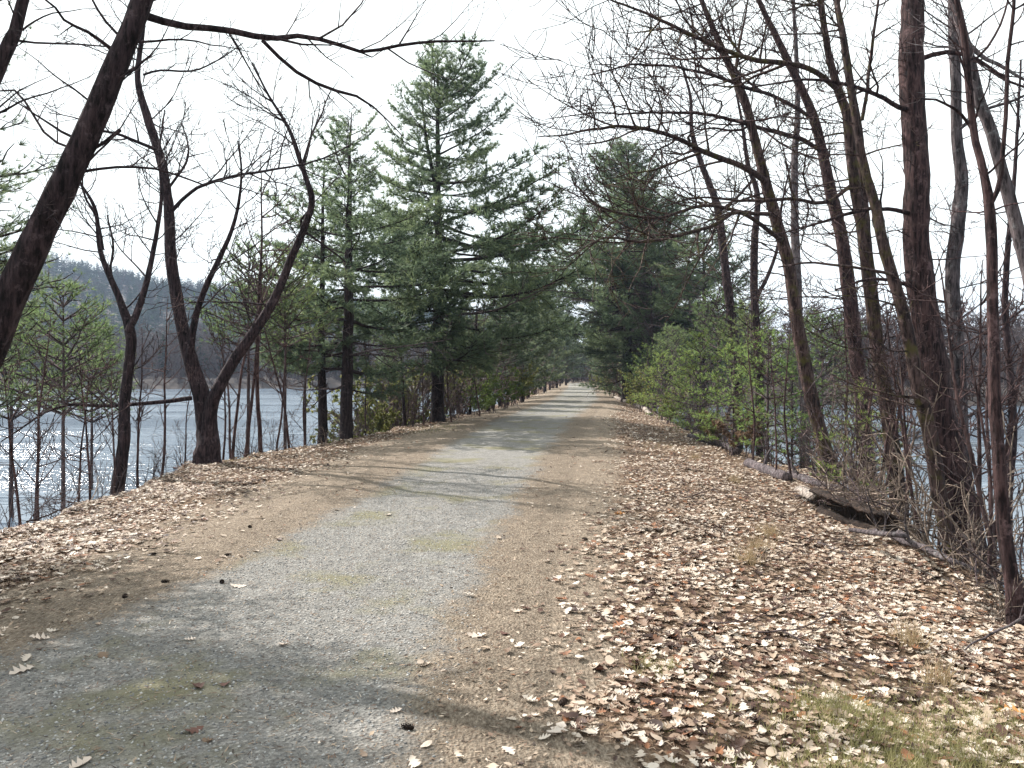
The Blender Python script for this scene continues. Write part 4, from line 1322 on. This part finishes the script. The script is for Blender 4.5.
def tiny_pine(H, g, n=170):
    mb = MB()
    mb.tube(np.array([[0, 0, 0], [0, 0, H * 0.5], [0, 0, H]]), [0.2, 0.12, 0.02], 3)
    u = g.uniform(0.15, 1, n)
    az = g.uniform(0, 6.28, n)
    L_ = (1 - u) * 0.32 * H * g.uniform(0.5, 1.1, n) + 0.3
    base = np.stack([0 * u, 0 * u, u * H], -1)
    d = np.stack([np.cos(az), np.sin(az), g.uniform(-0.1, 0.35, n)], -1)
    tip = base + d * L_[:, None]
    s = np.stack([-np.sin(az), np.cos(az), g.normal(0, 0.3, n)], -1) * (0.28 * L_[:, None] + 0.1)
    mid = base * 0.45 + tip * 0.55
    mb.add(np.stack([base, mid - s, tip, mid + s], 1).reshape(-1, 3), None, np.arange(n * 4).reshape(-1, 4))
    return mb.arrays()


def mass(name, label, pts, lib, mat, g, hscale=(0.7, 1.2)):
    mb = MB()
    for x, y in pts:
        V, T, Q = lib[int(g.integers(len(lib)))]
        s = g.uniform(*hscale); a = g.uniform(0, 6.28)
        c_, s_ = math.cos(a) * s, math.sin(a) * s
        W = np.stack([V[:, 0] * c_ - V[:, 1] * s_ + x, V[:, 0] * s_ + V[:, 1] * c_ + y, V[:, 2] * s + gz(x, y) - 0.2], -1)
        mb.add(W, T, Q)
    o = mb.build(name, M[mat], smooth=False)
    return tag(o, label, 'woods', kind='stuff')


_gf = np.random.default_rng(5)
TB = [tiny_bare(11, _gf) for _ in range(6)]
TP_ = [tiny_pine(13, _gf) for _ in range(5)]
TS = [tiny_pine(12, _gf, 45) for _ in range(5)]


def spots(n, xr, yr, ok):
    out = []
    while len(out) < n:
        x = _gf.uniform(*xr); y = _gf.uniform(*yr)
        if ok(x, y): out.append((x, y))
    return out


land = lambda x, y: gz(x, y) > WATER + 0.15
left_ok = lambda x, y: land(x, y) and x < cx(y) - 9
mass('bare_woods', 'grey brown bare woods lining the far shore of the lake below the hill', spots(620, (-270, -8), (185, 290), left_ok), TB, 'far_bare', _gf)
mass('shoreline_woods', 'grey bare trees crowding down to the far lake shore', spots(520, (-270, -8), (185, 232), left_ok), TB, 'far_bare', _gf, (0.35, 0.8))
mass('pine_woods', 'dark pines scattered through the woods on the far lake shore', spots(150, (-270, -8), (200, 300), left_ok), TP_, 'far_pine', _gf, (0.6, 1.0))
hill_ok = lambda x, y: abs(x / y) < 0.95 and x < 0.25 * y
mass('hill_pine_woods', 'wooded hill ridge rising beyond the far shore of the lake', spots(5200, (-560, 120), (290, 720), hill_ok), TS, 'far_pine', _gf, (0.7, 1.25))
mass('hill_bare_woods', 'bare woods mixed between the pines of the hill beyond the lake', spots(700, (-560, 120), (290, 700), hill_ok), TB, 'hill_bare', _gf, (0.8, 1.2))
right_ok = lambda x, y: land(x, y) and x > cx(y) + 9
mass('shore_bare_woods', 'grey bare woods on the near shore across the smaller water', spots(560, (14, 150), (74, 150), right_ok), TB, 'far_bare', _gf, (0.6, 0.95))
mass('shore_pine_woods', 'scattered dark pines in the woods across the smaller water', spots(55, (14, 150), (84, 160), right_ok), TP_, 'far_pine', _gf, (0.5, 0.85))
end_ok = lambda x, y: (abs(x - cx(y)) > 4.0 or y > 168) and land(x, y) and abs(x - cx(y)) < 40
mass('end_bare_woods', 'dim bare woods closing the view where the path ends', spots(420, (-40, 70), (128, 300), end_ok), TB, 'far_bare', _gf, (0.6, 1.0))
mass('end_pine_woods', 'dark pines massed behind the end of the path', spots(110, (-40, 70), (150, 320), end_ok), TP_, 'far_pine', _gf, (0.6, 1.0))


# ------------------------------------------------------------------ leaves on the ground
def oak_leaf(g, lobes=True):
    """lobed oak leaf about one unit long, curled"""
    n = 5
    t = np.linspace(0, 1, 2 * n - 1)
    w = 0.30 * np.sin(np.pi * np.clip(t * 0.92 + 0.06, 0, 1)) ** 0.7
    if lobes:
        w = w * np.where(np.arange(2 * n - 1) % 2 == 1, 1.2, 0.5)
    w[0] = 0.02; w[-1] = 0.03
    cu, cv = g.uniform(-0.5, 0.8), g.uniform(-0.5, 1.3)
    tw = g.normal(0, 0.2)
    V = []
    for tt, ww in zip(t, w):
        for s in (-1, 0, 1):
            x = tt - 0.5
            y = s * ww
            z = cu * x * x + cv * y * y * 2.2 + tw * x * y + g.normal(0, 0.012)
            V.append((x + ((0.10 if ww > 0.2 else 0.0) if s else 0) * (1 if lobes else 0), y, z))
    V = np.array(V)
    V[:, 2] -= V[:, 2].min()
    Q = []
    for i in range(2 * n - 2):
        a = i * 3
        Q += [(a, a + 1, a + 4, a + 3), (a + 1, a + 2, a + 5, a + 4)]
    return V, np.array(Q)


def simple_leaf(g):
    V = np.array([(-0.5, 0, 0), (-0.1, -0.26, 0), (0.5, 0, 0), (-0.05, 0.26, 0), (0.05, 0, 0)])
    V[:, 2] = g.uniform(-0.4, 0.7) * V[:, 0] ** 2 + g.uniform(0, 1.4) * V[:, 1] ** 2 + g.normal(0, 0.03, 5)
    V[:, 2] -= V[:, 2].min()
    return V, np.array([(0, 1, 4), (1, 2, 4), (2, 3, 4), (3, 0, 4)])


def scatter(mb, X, Y, S, templates, g, quad, tilt=0.3, lift=0.004):
    Z = height(X, Y)
    which = g.integers(0, len(templates), len(X))
    for q, (V, Fc) in enumerate(templates):
        sel = np.where(which == q)[0]
        if not len(sel): continue
        m_ = len(sel)
        az = g.uniform(0, 6.28, m_)
        tx, ty = g.normal(0, tilt, m_), g.normal(0, tilt, m_)
        c_, s_ = np.cos(az), np.sin(az)
        vx = V[None, :, 0] * S[sel][:, None]; vy = V[None, :, 1] * S[sel][:, None]; vz = V[None, :, 2] * S[sel][:, None]
        wx = vx * c_[:, None] - vy * s_[:, None]
        wy = vx * s_[:, None] + vy * c_[:, None]
        wz = vz + wx * tx[:, None] + wy * ty[:, None]
        wz -= wz.min(1, keepdims=True) * 0.8
        W = np.stack([wx + X[sel][:, None], wy + Y[sel][:, None], wz + Z[sel][:, None] + lift + g.uniform(0, 0.014, (m_, 1)) * (tilt > 0.1)], -1).reshape(-1, 3)
        Fa = (Fc[None] + (np.arange(m_) * len(V))[:, None, None]).reshape(-1, Fc.shape[1])
        mb.add(W, None if quad else Fa, Fa if quad else None)


_gl = np.random.default_rng(404)
OAK = [oak_leaf(_gl) for _ in range(8)] + [oak_leaf(_gl, False) for _ in range(2)]
SIM = [simple_leaf(_gl) for _ in range(6)]


def litter_points(n, y0, y1, side, g):
    y = g.uniform(y0, y1, n)
    e = np.where(side > 0, edge_right(y), edge_left(y)) + 1.8
    a = g.uniform(1.0, 1, n) * 0 + g.uniform(1.0, e)
    x = cx(y) + side * a
    p = litter_share(x, y)
    clump = np.clip(0.55 + 0.75 * wob(x * 1.1 + 4, y * 1.4 + 1) + 0.35 * wob(x * 2.7 + 1, y * 3.1), 0.28, 1.0)
    prob = (0.010 + p ** 1.2) * clump
    prob = np.where(height(x, y) < WATER + 0.02, 0, prob)
    prob = prob * (1 - 0.75 * np.exp(-((x - 2.3) / 0.55) ** 2 - ((y - 4.5) / 0.5) ** 2) * (side > 0)) * (1 - 0.6 * np.exp(-((x - 1.9) / 0.5) ** 2 - ((y - 3.5) / 0.35) ** 2) * (side > 0))
    k_ = g.uniform(0, 1, n) < prob
    return x[k_], y[k_]


mb = MB()
for side in (1, -1):
    x, y = litter_points(80000, 1.8, 9.0, side, _gl)
    scatter(mb, x, y, 0.028 + 0.068 * _gl.uniform(0, 1, len(x)) ** 2.2, OAK, _gl, True, 0.14)
    x, y = litter_points(50000, 9.0, 16.0, side, _gl)
    scatter(mb, x, y, 0.030 + 0.058 * _gl.uniform(0, 1, len(x)) ** 1.8, OAK, _gl, True, 0.14)
    x, y = litter_points(50000, 16.0, 50.0, side, _gl)
    scatter(mb, x, y, _gl.uniform(0.05, 0.11, len(x)), SIM, _gl, False, 0.2)
    x, y = litter_points(7000, 50.0, 110.0, side, _gl)
    scatter(mb, x, y, _gl.uniform(0.14, 0.24, len(x)), SIM, _gl, False, 0.2)
lit = mb.build('leaf_litter', M['litter'], smooth=False)
tag(lit, 'carpet of dry oak leaves covering both banks beside the path', 'leaf litter', kind='stuff')

# needle and twig crumbs, loose stones on the path: nobody could count them
mb = MB()
n = 26000
y = 1.9 + 13 * _gl.uniform(0, 1, n) ** 1.4
x = cx(y) + _gl.uniform(-2.6, 2.6, n)
z = height(x, y) + 0.006
az = _gl.uniform(0, 6.28, n); ln = _gl.uniform(0.012, 0.06, n)
d = np.stack([np.cos(az), np.sin(az), _gl.normal(0, 0.08, n)], -1)
c_ = np.stack([x, y, z], -1)
s = np.stack([-np.sin(az), np.cos(az), 0 * az], -1) * _gl.uniform(0.001, 0.004, n)[:, None]
mb.add(np.stack([c_ - d * ln[:, None] / 2 - s, c_ - d * ln[:, None] / 2 + s, c_ + d * ln[:, None] / 2 + np.array([0, 0, 0.004])], 1).reshape(-1, 3), np.arange(n * 3).reshape(-1, 3))
n = 30000
y = 1.9 + 16 * _gl.uniform(0, 1, n) ** 1.3
x = cx(y) + _gl.uniform(-5.4, 5.6, n)
k_ = np.abs(x - cx(y)) > half_width(y) * _gl.uniform(0.6, 1.25, n)
x, y = x[k_], y[k_]
scatter(mb, x, y, 0.012 + 0.03 * _gl.uniform(0, 1, len(x)) ** 2, SIM, _gl, False, 0.25)
needles_fallen = mb.build('fallen_needles_litter', M['crumbs'], smooth=False)
tag(needles_fallen, 'fine fallen pine needles and twig crumbs strewn over the path', 'needle litter', kind='stuff')

mb = MB()
n = 26000
y = 1.9 + 12 * _gl.uniform(0, 1, n) ** 1.6
x = cx(y) + (_gl.uniform(-1, 1, n) + _gl.uniform(-0.35, 0.35, n)) * half_width(y) * 0.9
ro = np.array([(1, 0, 0), (-1, 0, 0), (0, 1, 0), (0, -1, 0), (0, 0, 1), (0, 0, -1)], float)
oc = np.array([(0, 2, 4), (2, 1, 4), (1, 3, 4), (3, 0, 4), (2, 0, 5), (1, 2, 5), (3, 1, 5), (0, 3, 5)])
sz = 0.003 + 0.008 * _gl.uniform(0, 1, n) ** 2
V = ro[None] * (sz[:, None, None] * _gl.uniform(0.6, 1.3, (n, 6, 1))) * np.array([1, 1, 0.7])
V = V + np.stack([x, y, height(x, y) + 0.005], -1)[:, None]
mb.add(V.reshape(-1, 3), (oc[None] + (np.arange(n) * 6)[:, None, None]).reshape(-1, 3))
m, nn, ll, bb = new_mat('loose_stone')
gg = nn.new('ShaderNodeNewGeometry')
rr = ramp(nn, [(0.0, (0.10, 0.10, 0.10)), (0.6, (0.26, 0.26, 0.255)), (1.0, (0.5, 0.49, 0.47))])
ll.new(gg.outputs['Random Per Island'], rr.inputs['Fac']); ll.new(rr.outputs['Color'], bb.inputs['Base Color'])
tag(mb.build('gravel', m, smooth=False), 'loose crushed grey stone on the path surface', 'gravel', kind='stuff')

# thin short grass showing through the litter
mb = MB()
for (px, py, sx, sy, n) in [(905, 712, 0.32, 0.20, 1700), (985, 680, 0.28, 0.25, 900), (905, 760, 0.3, 0.12, 1000), (850, 690, 0.15, 0.15, 500), (660, 665, 0.08, 0.08, 90), (690, 425, 0.5, 1.2, 150), (440, 428, 0.5, 1.2, 260), (420, 425, 0.5, 1.5, 200), (240, 450, 0.25, 0.5, 150), (660, 440, 0.5, 1.0, 120)]:
    Y0 = F * 1.6 / (py - HOR); X0 = (px - 512) / F * Y0
    x = _gl.normal(X0, sx, n); y = _gl.normal(Y0, sy, n)
    P = np.stack([x, y, height(x, y) - 0.004], -1)
    blades(mb, P, np.tile(np.array([0, 0, 1.0]), (n, 1)), 3, 0.075, 0.0045, 0.6, _gl, 0.0)
tag(mb.build('grass', M['grass'], smooth=False), 'thin short green grass showing through the leaf litter', 'grass', kind='stuff')

# countable leaves lying alone on the path and the bare earth: (px, py, length, material, words)
def leaf_thing(px, py, S, mat, label, q, name='fallen_leaf'):
    Y = F * 1.6 / (py - HOR); X = (px - 512) / F * Y
    V, Q = OAK[q % 8]
    mb = MB(); mb.add(V * S * np.array([1, 1, 0.9]), None, Q)
    o = mb.build(name, M[mat], smooth=False)
    o.location = (X, Y, gz(X, Y) + 0.006)
    o.rotation_euler = (_gl.normal(0, 0.12), _gl.normal(0, 0.12), _gl.uniform(0, 6.28))
    tag(o, label, 'leaf', 'single leaves lying on the bare ground')


leaves = [
    (508, 752, 0.085, 'pale_leaf', 'small pale curled leaf lying alone at the bottom of the bare earth strip'),
    (556, 733, 0.14, 'pale_leaf', 'pale lobed oak leaf on the edge of the litter, lowest beside the bare earth'),
    (477, 637, 0.12, 'pale_leaf', 'white oak leaf lying alone in the middle of the bare earth strip'),
    (505, 635, 0.09, 'dark_leaf', 'small reddish leaf just beside the white oak leaf on bare earth'),
    (557, 580, 0.12, 'pale_leaf', 'pale oak leaf lying across a dark twig on the earth strip'),
    (396, 713, 0.06, 'pale_leaf', 'tiny pinkish leaf at the right edge of the gravel'),
    (283, 645, 0.085, 'pale_leaf', 'pale leaf lying alone on the gravel path above the brown clump'),
    (198, 688, 0.10, 'dark_leaf', 'dark red brown curled leaf on the gravel path'),
    (225, 685, 0.09, 'dark_leaf', 'thin brown leaf lying next to the dark curled one on the gravel'),
    (193, 731, 0.10, 'dark_leaf', 'brown leaf nearest the frame bottom on the gravel'),
    (208, 740, 0.06, 'brown_leaf', 'small tan leaf beside the lowest brown leaf on the gravel'),
    (238, 586, 0.12, 'pale_leaf', 'pale lobed leaf at the border of gravel and earth on the lake side'),
    (22, 672, 0.13, 'pale_leaf', 'pale oak leaf lying in tree shade at the near corner of the path'),
    (190, 640, 0.07, 'pale_leaf', 'small pale leaf on the gravel in the shadow of the leaning trunk'),
    (388, 515, 0.12, 'pale_leaf', 'pale leaf lying alone high on the gravel path'),
    (40, 640, 0.12, 'pale_leaf', 'pale leaf on the earth above the shaded corner of the path'),
    (103, 655, 0.10, 'brown_leaf', 'brown leaf at the gravel edge in the trunk shadow'),
    (600, 670, 0.12, 'dark_leaf', 'dark red oak leaf at the margin of the litter and the bare earth'),
    (800, 567, 0.14, 'orange_leaf', 'bright orange leaf on the bank below the hollow log'),
    (835, 597, 0.13, 'orange_leaf', 'dull orange leaf on the bank lower than the bright one'),
    (1012, 664, 0.15, 'orange_leaf', 'orange leaf near the foot of the slim forked trunk'),
    (860, 676, 0.13, 'orange_leaf', 'red orange leaf beside the grassy patch'),
    (80, 766, 0.11, 'pale_leaf', 'white leaf cut by the bottom frame edge on the gravel'),
    (620, 512, 0.14, 'orange_leaf', 'orange brown leaf on the inner margin of the bank litter'),
    (560, 545, 0.11, 'brown_leaf', 'brown leaf in the middle of the earth strip, highest of them'),
]
for q, a in enumerate(leaves): leaf_thing(*a, q)


# ------------------------------------------------------------------ pine cones on the earth
def cone_mesh():
    mb = MB()
    t = np.linspace(0, 1, 9)
    mb.tube(np.stack([t * 0.10 - 0.05, 0 * t, 0 * t + 0.018], -1), 0.017 * np.sin(np.pi * np.clip(t * 0.9 + 0.08, 0, 1)) + 0.001, 7)
    g = np.random.default_rng(3)
    for k_ in range(46):
        u = (k_ + 0.5) / 46; a = k_ * 2.4
        r = 0.017 * math.sin(math.pi * min(1, u * 0.9 + 0.08))
        c = np.array([u * 0.10 - 0.05, math.cos(a) * r, 0.018 + math.sin(a) * r])
        o = np.array([0.35, math.cos(a), math.sin(a)]) * 0.013
        s = np.array([0, -math.sin(a), math.cos(a)]) * 0.007
        mb.add([c - s * 0.6, c + s * 0.6, c + o + s, c + o - s], None, [(0, 1, 2, 3)])
    return mb.mesh('pine_cone', M['rotwood'])


CONE = cone_mesh()
for q, (px, py, lab) in enumerate([
    (165, 583, 'dark pine cone on the earth beside the pale lobed leaf, lake side'),
    (125, 598, 'dark pine cone lying where the leaves thin out on the lake side'),
    (153, 555, 'pine cone among thin litter below the narrow forked tree'),
    (222, 583, 'pine cone touching the gravel edge on the lake side'),
    (228, 556, 'pine cone on bare earth above the gravel edge'),
    (250, 528, 'pine cone on the earth strip higher up the lake side'),
    (620, 545, 'dark pine cone on the earth strip near the bank litter'),
    (585, 540, 'dark pine cone alone high on the earth strip'),
    (563, 705, 'dark pine cone standing at the litter margin'),
    (408, 730, 'dark pine cone at the gravel border near the bottom'),
]):
    Y = F * 1.6 / (py - HOR); X = (px - 512) / F * Y
    o = link('pine_cone', CONE)
    o.location = (X, Y, gz(X, Y) + 0.003)
    o.rotation_euler = (0, 0, q * 1.7)
    o.scale = (0.62,) * 3
    tag(o, lab, 'pine cone', 'pine cones on the ground')


# ------------------------------------------------------------------ fallen wood
def log(name, label, pts, mat='deadwood', seed=1, group='fallen logs on the banks', stubs=2, cat='log', lumps=0.10):
    """pts: rows of px, py (on the ground there), diameter in m, lift in m"""
    g = np.random.default_rng(seed)
    W = []
    for px, py, dm, up in pts:
        Y = F * 1.6 / (py - HOR)
        for _ in range(6):
            X = (px - 512) / F * Y
            z = gz(X, Y) + dm * 0.35 + up
            Y = F * (EYE - z) / (py - HOR)
        W.append([X, Y, z, dm / 2])
    W = np.array(W)
    C = resample(W, max(10, int(np.linalg.norm(W[-1, :3] - W[0, :3]) / 0.09)))
    C[:, :3] += np.cumsum(g.normal(0, 0.006, (len(C), 3)), 0)
    mid = C[0, :3].copy()
    root = thing(name, label, cat, (mid[0], mid[1], gz(mid[0], mid[1])), group)
    base = np.array(root.location)
    mb = MB()
    mb.tube(C[:, :3], C[:, 3], 12 if C[0, 3] > 0.03 else 6, lumps, True, g)
    mb.build('trunk' if C[:, 3].max() > 0.04 else 'stem', M[mat], root, offset=base)
    for i in range(stubs):
        j = int(g.uniform(0.15, 0.9) * len(C)); j = min(j, len(C) - 2)
        d = unit(np.cross(C[j + 1, :3] - C[j, :3], g.normal(0, 1, 3)) + np.array([0, 0, 0.5]))
        B = shoot(C[j, :3], d, g.uniform(0.2, 0.7), 5, 0.1, 0.1, g)
        BR = np.linspace(C[j, 3] * 0.5, 0.004, 6)
        mb = MB(); mb.tube(B, BR, 5); sprout(mb, B, BR, g, 1, 4, 0.003)
        mb.build('branch_stub', M[mat], root, offset=base)
    return root


log('fallen_log', 'bark stripped log lying along the bank edge under the leaning trunk', [(38, 500, 0.09, 0), (80, 493, 0.11, 0), (120, 484, 0.10, 0), (160, 470, 0.07, 0.02), (195, 462, 0.04, 0.05)], 'bark_brown', 41, stubs=4)
log('fallen_log', 'short grey log at the bank edge in front of the curved bare trunk', [(748, 463, 0.20, 0), (765, 470, 0.2, 0), (786, 478, 0.18, 0)], 'bark_grey', 42, stubs=1)
log('fallen_log', 'long grey log lying on the slope behind the short one', [(790, 474, 0.14, 0), (815, 482, 0.15, 0), (842, 488, 0.12, 0)], 'bark_grey', 43, stubs=2)
log('fallen_log', 'pale fallen trunk running down the bank past the hollow log towards the slim tree', [(868, 529, 0.06, 0), (905, 543, 0.075, 0.02), (945, 560, 0.065, 0.02), (985, 577, 0.07, 0.02)], 'bark_grey', 44, stubs=3)
log('fallen_log', 'thin pale pole lying in the leaves just below the hollow log', [(818, 543, 0.035, 0), (850, 554, 0.045, 0), (895, 566, 0.045, 0), (920, 574, 0.03, 0)], 'bark_grey', 45, stubs=0)
log('fallen_log', 'white weathered log at the bank edge below the shaggy dark pine', [(636, 404, 0.2, 0), (645, 409, 0.22, 0), (655, 415, 0.2, 0)], 'deadwood', 46, stubs=0)
log('fallen_log', 'small white log nearest the foot of the shaggy dark pine', [(615, 397, 0.2, 0.0), (622, 400, 0.22, 0.0), (628, 402, 0.2, 0)], 'deadwood', 47, stubs=0)
log('fallen_log', 'dark weathered log along the bank edge in front of the thicket', [(690, 436, 0.16, 0), (712, 443, 0.17, 0), (738, 453, 0.15, 0)], 'bark_grey', 48, stubs=2)
log('fallen_log', 'dead pole lying across the slope under the slanting mossy tree', [(850, 530, 0.05, 0.15), (905, 538, 0.05, 0.15), (960, 537, 0.045, 0.2), (1020, 545, 0.03, 0.25)], 'bark_grey', 49, stubs=2)
log('fallen_log', 'grey dead limb on the ground at the frame edge, propped upwards', [(965, 650, 0.012, 0.02), (990, 634, 0.016, 0.06), (1030, 610, 0.02, 0.2)], 'bark_grey', 50, stubs=1)

# hollow log: a half open shell with a rotted dark inside
def hollow_log():
    g = np.random.default_rng(60)
    A = []
    for px, py in ((800, 500), (827, 514), (856, 527), (888, 536)):
        Y = F * 1.6 / (py - HOR)
        for _ in range(6):
            X = (px - 512) / F * Y; z = gz(X, Y); Y = F * (EYE - z) / (py - HOR)
        A.append([X, Y, z + 0.10, 0])
    C = resample(np.array(A), 26)[:, :3]
    root = thing('hollow_log', 'broken hollow log with pale top and black rotted opening on the bank', 'log', (C[0, 0], C[0, 1], gz(C[0, 0], C[0, 1])))
    base = np.array(root.location)
    T = np.gradient(C, axis=0); T /= np.linalg.norm(T, axis=1, keepdims=True)
    S = np.cross(T, [0, 0, 1]); S /= np.linalg.norm(S, axis=1, keepdims=True)
    U = np.cross(S, T)
    def shell(t0, t1, a0, a1, ro, ri, mat, name):
        mb = MB()
        i0, i1 = int(t0 * 25), int(t1 * 25) + 1
        c, s_, u_ = C[i0:i1], S[i0:i1], U[i0:i1]
        n, kk = len(c), 12
        ang = np.radians(np.linspace(a0, a1, kk))
        jag = 1 + g.normal(0, 0.05, (n, kk)) + g.normal(0, 0.10, (n, 1))
        out = c[:, None] + ro * jag[..., None] * (np.cos(ang)[None, :, None] * s_[:, None] + np.sin(ang)[None, :, None] * u_[:, None])
        inn = c[:, None] + ri * jag[..., None] * (np.cos(ang)[None, :, None] * s_[:, None] + np.sin(ang)[None, :, None] * u_[:, None])
        V = np.concatenate([out.reshape(-1, 3), inn.reshape(-1, 3)])
        o = n * kk
        Q = []
        for i in range(n - 1):
            for j in range(kk - 1):
                a = i * kk + j
                Q += [(a, a + 1, a + kk + 1, a + kk), (o + a, o + a + kk, o + a + kk + 1, o + a + 1)]
            for j in (0, kk - 1):
                a = i * kk + j
                Q.append((a, a + kk, o + a + kk, o + a))
        for i in (0, n - 1):
            for j in range(kk - 1):
                a = i * kk + j
                Q.append((a, a + 1, o + a + 1, o + a))
        mb.add(V, None, Q)
        mb.build(name, M[mat], root, offset=base)
    shell(0.0, 0.36, 20, 250, 0.12, 0.095, 'deadwood', 'bark_shell')
    shell(0.30, 1.0, 62, 285, 0.18, 0.145, 'rotwood', 'rotted_shell')
    mb = MB(); mb.tube(C[10:, :] - np.array([0, 0, 0.10]), np.linspace(0.09, 0.05, 16), 9, 0.5, True, g); mb.build('rotted_core', M['rotwood'], root, offset=base)
hollow_log()

# loose sticks of the brush heap around the hollow log and along both bank edges
_gk = np.random.default_rng(808)
STICK = []
for q in range(5):
    mb = MB()
    P = shoot(np.array([-0.6, 0, 0.02]), np.array([1., 0, 0.08]), 1.3, 9, 0.10, 0.0, _gk)
    Rd = np.linspace(0.013, 0.004, 10)
    mb.tube(P, Rd, 5)
    sprout(mb, P, Rd, _gk, 1, 3.5, 0.0035, 0.05, 0.2, (25, 60), (0.2, 0.45))
    STICK.append((mb.mesh('fallen_branch', M['pale_twig']), mb.mesh('fallen_branch', M['twig'])))
def stick(x, y, s, rz, ry, q, label, group):
    o = link('fallen_branch', STICK[q % 5][1 if _gk.uniform() < 0.55 else 0])
    o.location = (x, y, gz(x, y) + 0.03)
    o.rotation_euler = (_gk.uniform(0, 6.28) * 0, ry, rz)
    o.scale = (s,) * 3
    tag(o, label, 'branch', group)
for q in range(64):
    px = _gk.uniform(800, 1010)
    Y = np.interp(px, [800, 880, 960, 1010], [11.9, 10.6, 9.0, 6.9]) + _gk.normal(0.1, 0.55)
    stick((px - 512) / F * Y, Y, _gk.uniform(0.6, 1.3), _gk.uniform(0, 6.28), _gk.uniform(-0.35, 0.1), q, 'dead fallen branch in the loose brush around the hollow log', 'fallen branches around the hollow log')
for q in range(14):
    Y = _gk.uniform(13, 32); x = cx(Y) + edge_right(Y) + _gk.normal(0.1, 0.4)
    stick(x, Y, _gk.uniform(0.5, 1.2), _gk.uniform(0, 6.28), _gk.uniform(-0.2, 0.1), q, 'dead fallen branch along the bank edge in front of the evergreen thicket', 'fallen branches along the thicket edge')
for q in range(14):
    Y = _gk.uniform(9.5, 22); x = cx(Y) - edge_left(Y) + _gk.normal(0.0, 0.4)
    stick(x, Y, _gk.uniform(0.4, 1.0), _gk.uniform(0, 6.28), _gk.uniform(-0.2, 0.1), q, 'dead fallen branch along the lake bank edge by the forked trees', 'fallen branches along the lake bank')

for q in range(46):
    Y = _gk.uniform(3.6, 13); x = cx(Y) + _gk.uniform(2.6, edge_right(Y))
    stick(x, Y, _gk.uniform(0.15, 0.55), _gk.uniform(0, 6.28), _gk.uniform(-0.06, 0.06), q, 'small dead twig lying among the leaves of the wide leafy verge', 'small twigs in the leaves of the wide verge')
for q in range(22):
    Y = _gk.uniform(5.5, 14); x = cx(Y) - _gk.uniform(2.2, edge_left(Y))
    stick(x, Y, _gk.uniform(0.12, 0.4), _gk.uniform(0, 6.28), _gk.uniform(-0.06, 0.06), q, 'small dead twig lying among the leaves between path and lake', 'small twigs in the leaves on the lake side')

# dry grass tufts on the bank
DT = []
for q in range(2):
    mb = MB()
    P = np.stack([_gk.normal(0, 0.05, 40), _gk.normal(0, 0.05, 40), np.zeros(40) - 0.01], -1)
    blades(mb, P, np.tile(np.array([0, 0, 1.0]), (40, 1)), 3, 0.17, 0.005, 0.45, _gk, 0.0)
    DT.append(mb.mesh('grass_tuft', M['dry_grass'], False))
for q, (px, py, lab) in enumerate([(757, 535, 'yellow dead grass tuft on the bank left of the hollow log'), (748, 552, 'dead grass tuft just below the yellow one on the bank'),
                                   (768, 520, 'dead grass tuft just above the yellow one on the bank'), (695, 452, 'dead grass tuft far along the bank before the thicket'),
                                   (735, 470, 'dead grass tuft beside the short grey log'), (940, 640, 'dead grass tuft among leaves before the slim forked trunk'),
                                   (905, 610, 'dead grass tuft below the pale fallen trunk')]):
    Y = F * 1.6 / (py - HOR); X = (px - 512) / F * Y
    o = link('grass_tuft', DT[q % 2]); o.location = (X, Y, gz(X, Y)); o.rotation_euler = (0, 0, q * 1.3)
    o.scale = (1.2,) * 3
    tag(o, lab, 'grass tuft', 'dead grass tufts on the bank')

# ------------------------------------------------------------------ hazy air
HAZE = 0.0003
if HAZE:
    mb = MB()
    x0, x1, y0, y1, z0, z1 = -1750, 1750, -110, 2600, -8, 140
    V = [(x, y, z) for z in (z0, z1) for y in (y0, y1) for x in (x0, x1)]
    mb.add(V, None, [(0, 2, 3, 1), (4, 5, 7, 6), (0, 1, 5, 4), (2, 6, 7, 3), (0, 4, 6, 2), (1, 3, 7, 5)])
    m = bpy.data.materials.new('haze'); m.use_nodes = True
    nt = m.node_tree; nt.nodes.clear()
    o_ = nt.nodes.new('ShaderNodeOutputMaterial')
    pv = nt.nodes.new('ShaderNodeVolumePrincipled')
    pv.inputs['Color'].default_value = (0.60, 0.74, 1.0, 1)
    pv.inputs['Density'].default_value = HAZE
    nt.links.new(pv.outputs['Volume'], o_.inputs['Volume'])
    hz = mb.build('haze', m, smooth=False)
    tag(hz, 'pale blue haze in the air over the lake and hills', 'haze', kind='stuff')
